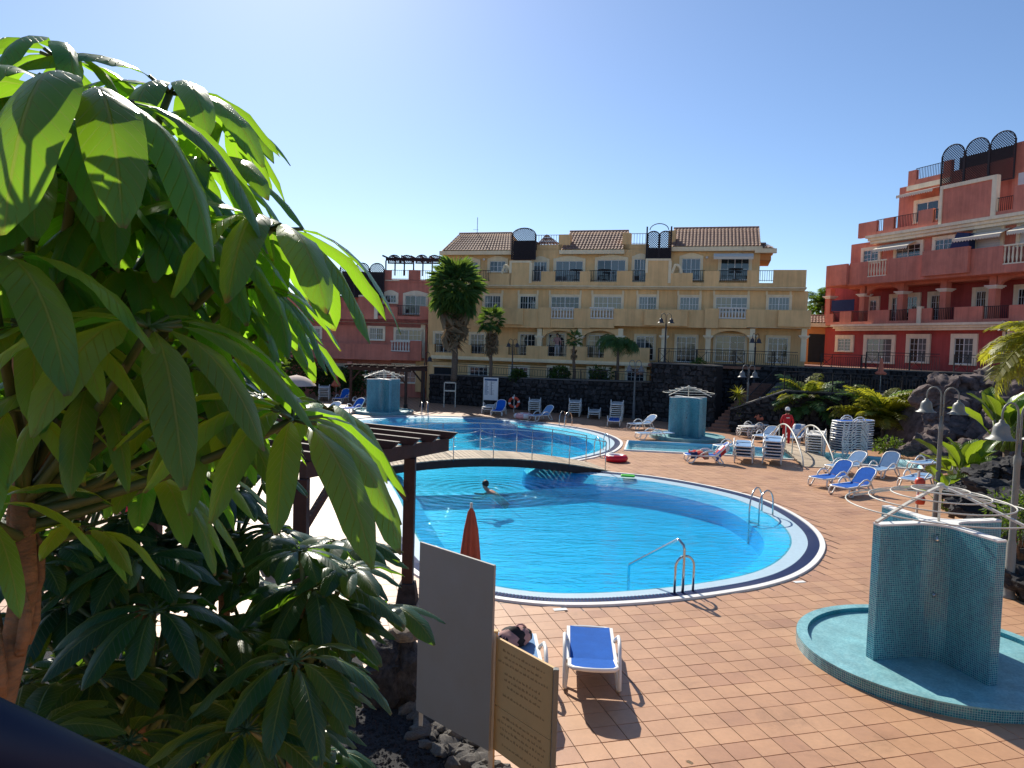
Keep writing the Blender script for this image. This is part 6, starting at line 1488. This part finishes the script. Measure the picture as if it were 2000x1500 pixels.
for k in range(30):
    compound(ut, D(tg.uniform(-20, 500), tg.uniform(380, 940), tg.uniform(2.2, 3.2)), trunk_at(tg.uniform(560, 1000)), tg.uniform(.26, .36), 11, 1.7, tg, 'leaf', False)

def small_umbrella(name, label, stem_px, hubs, dist_var, L_, seed, m='leaf_dark', split=False, filler=0, box=None, topy=900):
    rg = random.Random(seed); e = thing(name, label, 'tree'); tops = D(*stem_px); gp = Vector((tops.x + rg.uniform(-.2, .2), tops.y + .15, .05)); pts = [gp.lerp(tops, t) + Vector((math.sin(t * 5) * .05, 0, 0)) for t in (0, .25, .5, .75, 1)]
    MB().tube(pts, [.05, .045, .04, .034, .02], 10).build('trunk', M['bark'], e, True)
    allh = [(D(*h[:2], h[2]), h[3], True) for h in hubs]
    for _ in range(filler): x, y, q = rg.uniform(*box[0]), rg.uniform(*box[1]), rg.uniform(*box[2]); allh.append((D(x, y, q), L_ * rg.uniform(.75, 1.05), False))
    for hb, l, near in allh:
        t = max(.35, min(.98, (hb.z - .35 - gp.z) / max(.2, tops.z - gp.z))); compound(e, hb, gp.lerp(tops, t), l, rg.randint(11, 14), rg.uniform(.9, 1.6), rg, m, split and near, wf=1.45)
    return e
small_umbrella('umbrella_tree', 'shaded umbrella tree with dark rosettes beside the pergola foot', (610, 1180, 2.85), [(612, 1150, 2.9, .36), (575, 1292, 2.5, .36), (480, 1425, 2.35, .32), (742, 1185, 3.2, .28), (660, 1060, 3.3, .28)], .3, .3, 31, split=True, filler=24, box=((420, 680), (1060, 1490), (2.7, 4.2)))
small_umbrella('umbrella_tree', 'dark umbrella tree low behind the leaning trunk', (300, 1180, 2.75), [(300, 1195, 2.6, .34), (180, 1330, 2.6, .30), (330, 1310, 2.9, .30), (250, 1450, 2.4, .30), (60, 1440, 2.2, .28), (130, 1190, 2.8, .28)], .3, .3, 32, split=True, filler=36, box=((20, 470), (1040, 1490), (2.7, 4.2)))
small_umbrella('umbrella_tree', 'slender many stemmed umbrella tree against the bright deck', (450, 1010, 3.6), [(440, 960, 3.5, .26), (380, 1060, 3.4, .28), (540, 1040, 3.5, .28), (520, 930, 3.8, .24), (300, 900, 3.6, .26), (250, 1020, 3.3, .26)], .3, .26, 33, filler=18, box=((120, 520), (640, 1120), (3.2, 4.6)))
small_umbrella('umbrella_tree', 'umbrella tree behind the trunk, shading the planting bed', (160, 760, 4.6), [(60, 640, 4.4, .30), (220, 600, 4.8, .30), (330, 680, 4.6, .28), (150, 720, 4.2, .28)], .3, .30, 34, filler=75, box=((-60, 500), (470, 940), (3.2, 5.4)))
small_umbrella('umbrella_tree', 'leafy umbrella tree far left of the planting bed', (-120, 900, 5.2), [(-60, 760, 5.0, .3)], .3, .30, 35, filler=30, box=((-350, 240), (560, 1150), (4.0, 6.5)))
def leaf_cloud(mb, c, rad, n, size, rg, shell=.55, asp=.42):
    mb.uv = mb.uv or []
    for _ in range(n):
        d = Vector((rg.gauss(0, 1), rg.gauss(0, 1), rg.gauss(0, 1))).normalized(); r_ = rg.uniform(shell, 1.0) ** .7 * (1 + .22 * noise.noise(d * 2.3 + Vector(c)))
        p = Vector(c) + Vector((d.x * rad[0], d.y * rad[1], d.z * rad[2])) * r_; ax = (d + Vector((rg.uniform(-1, 1), rg.uniform(-1, 1), rg.uniform(-.9, .5)))).normalized(); s_ = ax.cross(Vector((rg.uniform(-1, 1), rg.uniform(-1, 1), rg.uniform(-1, 1)))).normalized(); l = size * rg.uniform(.7, 1.3); n_ = ax.cross(s_)
        mb.add([p, p + ax * l * .5 + s_ * l * asp * .5 - n_ * l * .05, p + ax * l, p + ax * l * .5 - s_ * l * asp * .5 - n_ * l * .05], [(0, 1, 2), (0, 2, 3)]); mb.uv += [(0, 0), (.6, .5), (0, 1), (-.6, .5)]
def shrub(label, base, rad, n, size, seed, m='leaf_small', h0=None, clumps=5, cat='shrub', name='shrub', trunk=.04, mats=None):
    rg = random.Random(seed); e = thing(name, label, cat, base); mb = MB(); H = rad[2]; z0 = h0 if h0 is not None else H * .9
    for k in range(clumps):
        a = rg.uniform(0, 6.28); q = rg.uniform(.15, .5); leaf_cloud(mb, (rad[0] * q * math.cos(a), rad[1] * q * math.sin(a), z0 + rg.uniform(-.35, .35) * H), (rad[0] * .68, rad[1] * .68, H * .62), n // clumps, size, rg)
    mb.build('crown', M[m], e); st = MB()
    for k in range(4): a = rg.uniform(0, 6.28); st.tube([(0, 0, -.05), (rad[0] * .2 * math.cos(a), rad[1] * .2 * math.sin(a), z0 * .6), (rad[0] * .45 * math.cos(a), rad[1] * .45 * math.sin(a), z0 + H * .25)], [trunk, trunk * .7, trunk * .25], 6)
    st.build('trunk', M['bark'], e, True); return e
def at0(px, py, dist, z=0.0): p = D(px, py, dist); return Vector((p.x, p.y, z))
# dense low planting in the bed
for k, (px, dist, r_, h_, lb) in enumerate(((520, 3.9, .75, .9, 'dense low shrub under the umbrella trees in the middle of the bed'), (250, 4.2, .8, 1.0, 'dense low shrub behind the leaning trunk'), (30, 4.0, .8, 1.0, 'dense low shrub at the left edge of the bed'), (640, 4.6, .55, .7, 'small shrub by the stone pillar'))):
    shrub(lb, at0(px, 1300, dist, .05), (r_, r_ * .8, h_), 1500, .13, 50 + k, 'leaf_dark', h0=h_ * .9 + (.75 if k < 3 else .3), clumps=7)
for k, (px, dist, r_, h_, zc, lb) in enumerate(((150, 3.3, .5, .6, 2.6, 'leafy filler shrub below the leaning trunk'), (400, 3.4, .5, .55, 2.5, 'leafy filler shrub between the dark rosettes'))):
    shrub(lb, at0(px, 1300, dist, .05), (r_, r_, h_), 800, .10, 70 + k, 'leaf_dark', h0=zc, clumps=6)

# ================================================================== palms and other garden plants
def pinnate(L_, droop, w_, seed, n=34, lift=.9, m='frond', lean=0.5):
    rg = random.Random(seed); mb = MB(); p = Vector((0, 0, 0)); d = Vector((math.cos(lift), 0, math.sin(lift))); k = 14; pts = [p]; ds = []
    for i in range(k): d = (d + Vector((0, 0, -droop / k))).normalized(); p = p + d * (L_ / k); pts.append(p); ds.append(d)
    ds.append(d); mb.tube(pts, [.022 * (1 - i / (k + 1)) + .003 for i in range(k + 1)], 4)
    for i in range(n):
        t = .12 + .88 * i / n; q = t * k; j = min(k - 1, int(q)); b = pts[j].lerp(pts[j + 1], q - j); dd = ds[j]; l = w_ * math.sin(PI * (.12 + .84 * t)) ** .7 * rg.uniform(.85, 1.1)
        for s_ in (-1, 1):
            o = (Vector((0, s_, 0)) + dd * .75 + Vector((0, 0, rg.uniform(-.05, .35)))).normalized(); tip = b + o * l + Vector((0, 0, -l * lean * rg.uniform(.5, 1.1))); mid = b + o * l * .55 + Vector((0, 0, -l * .04)); wd = dd * (.018 + l * .022)
            mb.add([b - wd * .5, b + wd * .5, mid + wd, tip, mid - wd], [(0, 1, 2, 4), (4, 2, 3)])
    return mb.mesh('frond', M[m])
def fanleaf(L_, seed, m='frond', blades=17, stalk=.8, droop=.35):
    rg = random.Random(seed); mb = MB(); mb.tube([(0, 0, 0), (stalk * .6, 0, .05), (stalk, 0, 0)], [.018, .014, .010], 4); o = Vector((stalk, 0, 0))
    for i in range(blades):
        a = (i / (blades - 1) - .5) * R(210); d = Vector((math.cos(a), math.sin(a), 0)); l = L_ * (1 - .25 * abs(a) / R(105)) * rg.uniform(.9, 1.08); s_ = Vector((-d.y, d.x, 0)) * L_ * .055; z = rg.uniform(-.03, .03)
        m1 = o + d * l * .6 + Vector((0, 0, z - .05 * l)); tip = o + d * l + Vector((0, 0, z - droop * l * rg.uniform(.6, 1.4))); mb.add([o, m1 + s_ + Vector((0, 0, -.02)), tip, m1 - s_ + Vector((0, 0, -.02))], [(0, 1, 2), (0, 2, 3)])
    return mb.mesh('frond', M[m])
FAN = [fanleaf(.85, i) for i in range(4)]; FAND = [fanleaf(.8, 10 + i, 'frond_dry', 13, .7, .8) for i in range(3)]
def fan_palm(label, base, H, sc, n=34, dead=20, rt=.2, seed=1, low=128):
    rg = random.Random(seed); e = thing('fan_palm', label, 'palm tree', base, 0, 'palm trees'); k = 22; pts = [(.05 * math.sin(i * .3), .04 * math.cos(i * .2), H * i / k) for i in range(k + 1)]
    MB().tube(pts, [rt * (1.25 - .4 * i / k) * (1 + .10 * (i % 2)) for i in range(k + 1)], 10).build('trunk', M['palm_trunk'], e, True)
    for i in range(n):
        a = i * 2.39996; el = R(82) - R(low) * (i / n) ** .85; o = link('frond', rg.choice(FAN), e); o.location = (0, 0, H + .05 + .3 * sc * (1 - i / n)); o.rotation_euler = Euler((rg.uniform(-.4, .4), -el, a)); q = sc * rg.uniform(.85, 1.1); o.scale = (q, q, q)
    for i in range(dead):
        o = link('dry_frond', rg.choice(FAND), e); o.location = (0, 0, H - .15 - 1.6 * sc * rg.random()); o.rotation_euler = Euler((rg.uniform(-.5, .5), R(rg.uniform(42, 80)), i * 2.39996)); q = sc * rg.uniform(.8, 1.15); o.scale = (q, q, q)
    return e
fan_palm('tall shaggy fan palm in front of the ochre building corner', at0(886, 740, 50.5, 1.8), 6.0, 1.35, 100, 26, .17, 3, 158)
fan_palm('small drooping fan palm with dry skirt beside the tall palm', at0(957, 735, 51, 1.8), 4.0, .72, 30, 18, .10, 4)
fan_palm('thin young fan palm before the ochre loggia arch', at0(1120, 735, 49.5, 1.85), 2.9, .42, 16, 5, .09, 5)
FANL = [pinnate(1.5, 3.2, .5, 80 + i, 24, 1.2, 'frond', 1.2) for i in range(3)]
def feather_plant(name, label, base, meshes, n, els, sc, trunk_h=0, rt=.12, seed=1, cat='palm tree', tm='palm_trunk', jit=.12, clump=0.0):
    rg = random.Random(seed); e = thing(name, label, cat, base)
    if trunk_h: MB().tube([(0, 0, -.05), (.03, 0, trunk_h * .5), (0, 0, trunk_h)], [rt * 1.2, rt, rt * .9], 10).build('trunk', M[tm], e, True)
    for i in range(n):
        o = link('frond', rg.choice(meshes), e); a = i * 2.39996 + rg.uniform(-.2, .2); q = sc * rg.uniform(.75, 1.15); o.location = (clump * rg.uniform(-1, 1), clump * rg.uniform(-1, 1), trunk_h); o.rotation_euler = Euler((rg.uniform(-jit, jit) * 2, R(rg.uniform(*els)), a)); o.scale = (q, q, q)
    return e
feather_plant('weeping_palm', 'weeping green palm with hanging fronds before the ochre balcony', at0(1205, 735, 49, 1.85), FANL, 22, (-30, 25), 1.15, 2.6, .1, 6)
PF = [pinnate(1.6, 1.5, .42, i, 36, 1.0, 'frond', .35) for i in range(4)]; PY = [pinnate(1.6, 1.6, .40, 20 + i, 34, 1.05, 'frond_yellow', .45) for i in range(4)]
feather_plant('bushy_palm', 'bushy green palm behind the lifeguard', G(1572, 850), PF + PY[:2], 46, (-30, 45), 1.45, 1.5, .16, 7)
feather_plant('areca_palm', 'yellow green areca palm clump above the tall lounger stack', G(1722, 868), PY + PF[:2], 80, (-35, 22), 1.6, .9, .1, 8, clump=.45)
feather_plant('areca_palm', 'yellowing palm hanging in at the right edge above the lamps', at0(2040, 700, 17.5, 0), [pinnate(1.7, 1.9, .55, 90 + i, 40, .5, 'frond_yellow', .55) for i in range(3)] + [pinnate(1.6, 1.6, .5, 97, 40, .6, 'frond', .5)], 26, (-45, 35), .95, 4.9, .09, 9)
feather_plant('fan_palm', 'green palm crown behind the gatehouse roof', at0(1606, 650, 66, 3.4), PF, 34, (-30, 40), 1.5, 5.2, .2, 12)
shrub('dense dark green tree behind the gatehouse', at0(1592, 690, 67, 3.4), (2.0, 2.0, 2.6), 2600, .4, 90, 'leaf_small', h0=3.6, clumps=8, cat='tree', name='leafy_tree', trunk=.15)
# yucca with two heads
yu = thing('yucca', 'spiky yellow green yucca with two heads beside the stairs', 'yucca', G(1440, 843)); rg = random.Random(4); YB = MB(); YB.add([(0, -.025, 0), (.3, -.03, .02), (.62, 0, -.06), (.3, .03, .02), (0, .025, 0)], [(0, 1, 3, 4), (1, 2, 3)]); ybm = YB.mesh('leaf_blade', M['frond_yellow'])
for hx, hz in ((-.05, 2.05), (.05, 1.15)):
    MB().tube([(0, 0, 0), (hx * .5, 0, hz * .5), (hx, 0, hz)], [.10, .08, .06], 8).build('trunk', M['palm_trunk'], yu, True)
    for i in range(70): o = link('leaf_blade', ybm, yu); o.location = (hx, 0, hz + rg.uniform(-.15, .12)); o.rotation_euler = Euler((rg.uniform(-.3, .3), R(rg.uniform(-75, 40)), rg.uniform(0, 6.28))); q = rg.uniform(.8, 1.15); o.scale = (q, q, q)
# paddle leaved plants
def paddle(L_, W, droop, seed, m='banana'):
    rg = random.Random(seed); st = .75 * L_; b = leaflet(Vector((st * .35, 0, st * .92)), Vector((.45, 0, .9)), L_, W, droop, rng=rg, nseg=10, fold=-.35); b.uv = list(b.uv); nv = len(b.v); b.tube([(0, 0, 0), (st * .15, 0, st * .5), (st * .35, 0, st * .92)], [.03, .022, .012], 5); b.uv += [(0, 0)] * (len(b.v) - nv); return b.mesh('paddle_leaf', M[m], True)
PD = [paddle(rnd.uniform(.8, 1.0), .17, rnd.uniform(.6, 1.3), 30 + i) for i in range(5)]
feather_plant('paddle_plant', 'green paddle leaved plant between the two right lamp posts', at0(1885, 920, 21.5, .3), PD, 26, (-22, 32), 1.15, 0.35, .1, 11, 'plant', clump=.3)
feather_plant('paddle_plant', 'lower paddle leaved plant behind the large shower roof', at0(1862, 940, 19.8, .2), PD, 18, (-20, 35), .8, .15, .07, 13, 'plant', clump=.22)
feather_plant('paddle_plant', 'tall paddle leaved plant in the rockery at the right edge', at0(1965, 880, 24, .3), PD, 22, (-25, 20), 1.5, 1.2, .1, 14, 'plant', clump=.35)
shrub('leafy green shrub beside the near right lamp post', at0(2000, 1020, 14.6, .35), (.75, .7, .62), 1500, .09, 95, 'leaf_small', h0=1.0)
shrub('low trailing shrub at the rockery foot', at0(1745, 880, 32.5, 0), (.9, .6, .5), 600, .14, 96, 'leaf_small', h0=.5)
shrub('grey green columnar shrub behind the middle shower', at0(1357, 770, 45.2, 2.0), (.55, .5, 1.1), 900, .22, 97, 'leaf_small', h0=1.1)
for k, (px, dist, r_, h_, lb) in enumerate(((1088, 49.8, .85, .7, 'rounded dark shrub on the garden wall left of the pair'), (1172, 48.8, .8, .75, 'rounded dark shrub on the garden wall beside the weeping palm'), (1012, 50.6, .6, .5, 'small dark shrub on the garden wall by the small palm'))): shrub(lb, at0(px, 735, dist, 1.85), (r_, r_ * .8, h_), 900, .2, 100 + k, 'leaf_small', h0=h_ * .8)
for k, (px, dist, r_, h_, lb) in enumerate(((690, 56.5, 1.7, 1.3, 'dark hedge shrub behind the far shower'), (630, 56.8, 1.4, 1.5, 'dark shrub behind the left salmon parasol'), (575, 55.5, 1.6, 2.2, 'dark tree left of the salmon parasol'))): shrub(lb, at0(px, 760, dist, 0), (r_, r_ * .7, h_), 1500, .28, 110 + k, 'leaf_small', h0=h_ * .85)
for k, (px, dist, r_, h_) in enumerate(((500, 50, 2.2, 2.2), (420, 46, 2.0, 2.0), (330, 50, 2.6, 2.6), (230, 46, 2.4, 2.4), (120, 50, 3.0, 3.0), (20, 46, 2.8, 2.8), (-120, 50, 3.2, 3.2), (-280, 48, 3.5, 3.5), (-460, 50, 4, 4))): 
    shrub(('garden tree beyond the far left deck, ' + ORD[k] + ' from the red building'), at0(px, 760, dist, 0), (r_, r_ * .8, h_), 1300, .5, 120 + k, 'leaf_small', h0=h_ * 1.0, cat='tree', name='garden_tree', trunk=.12)
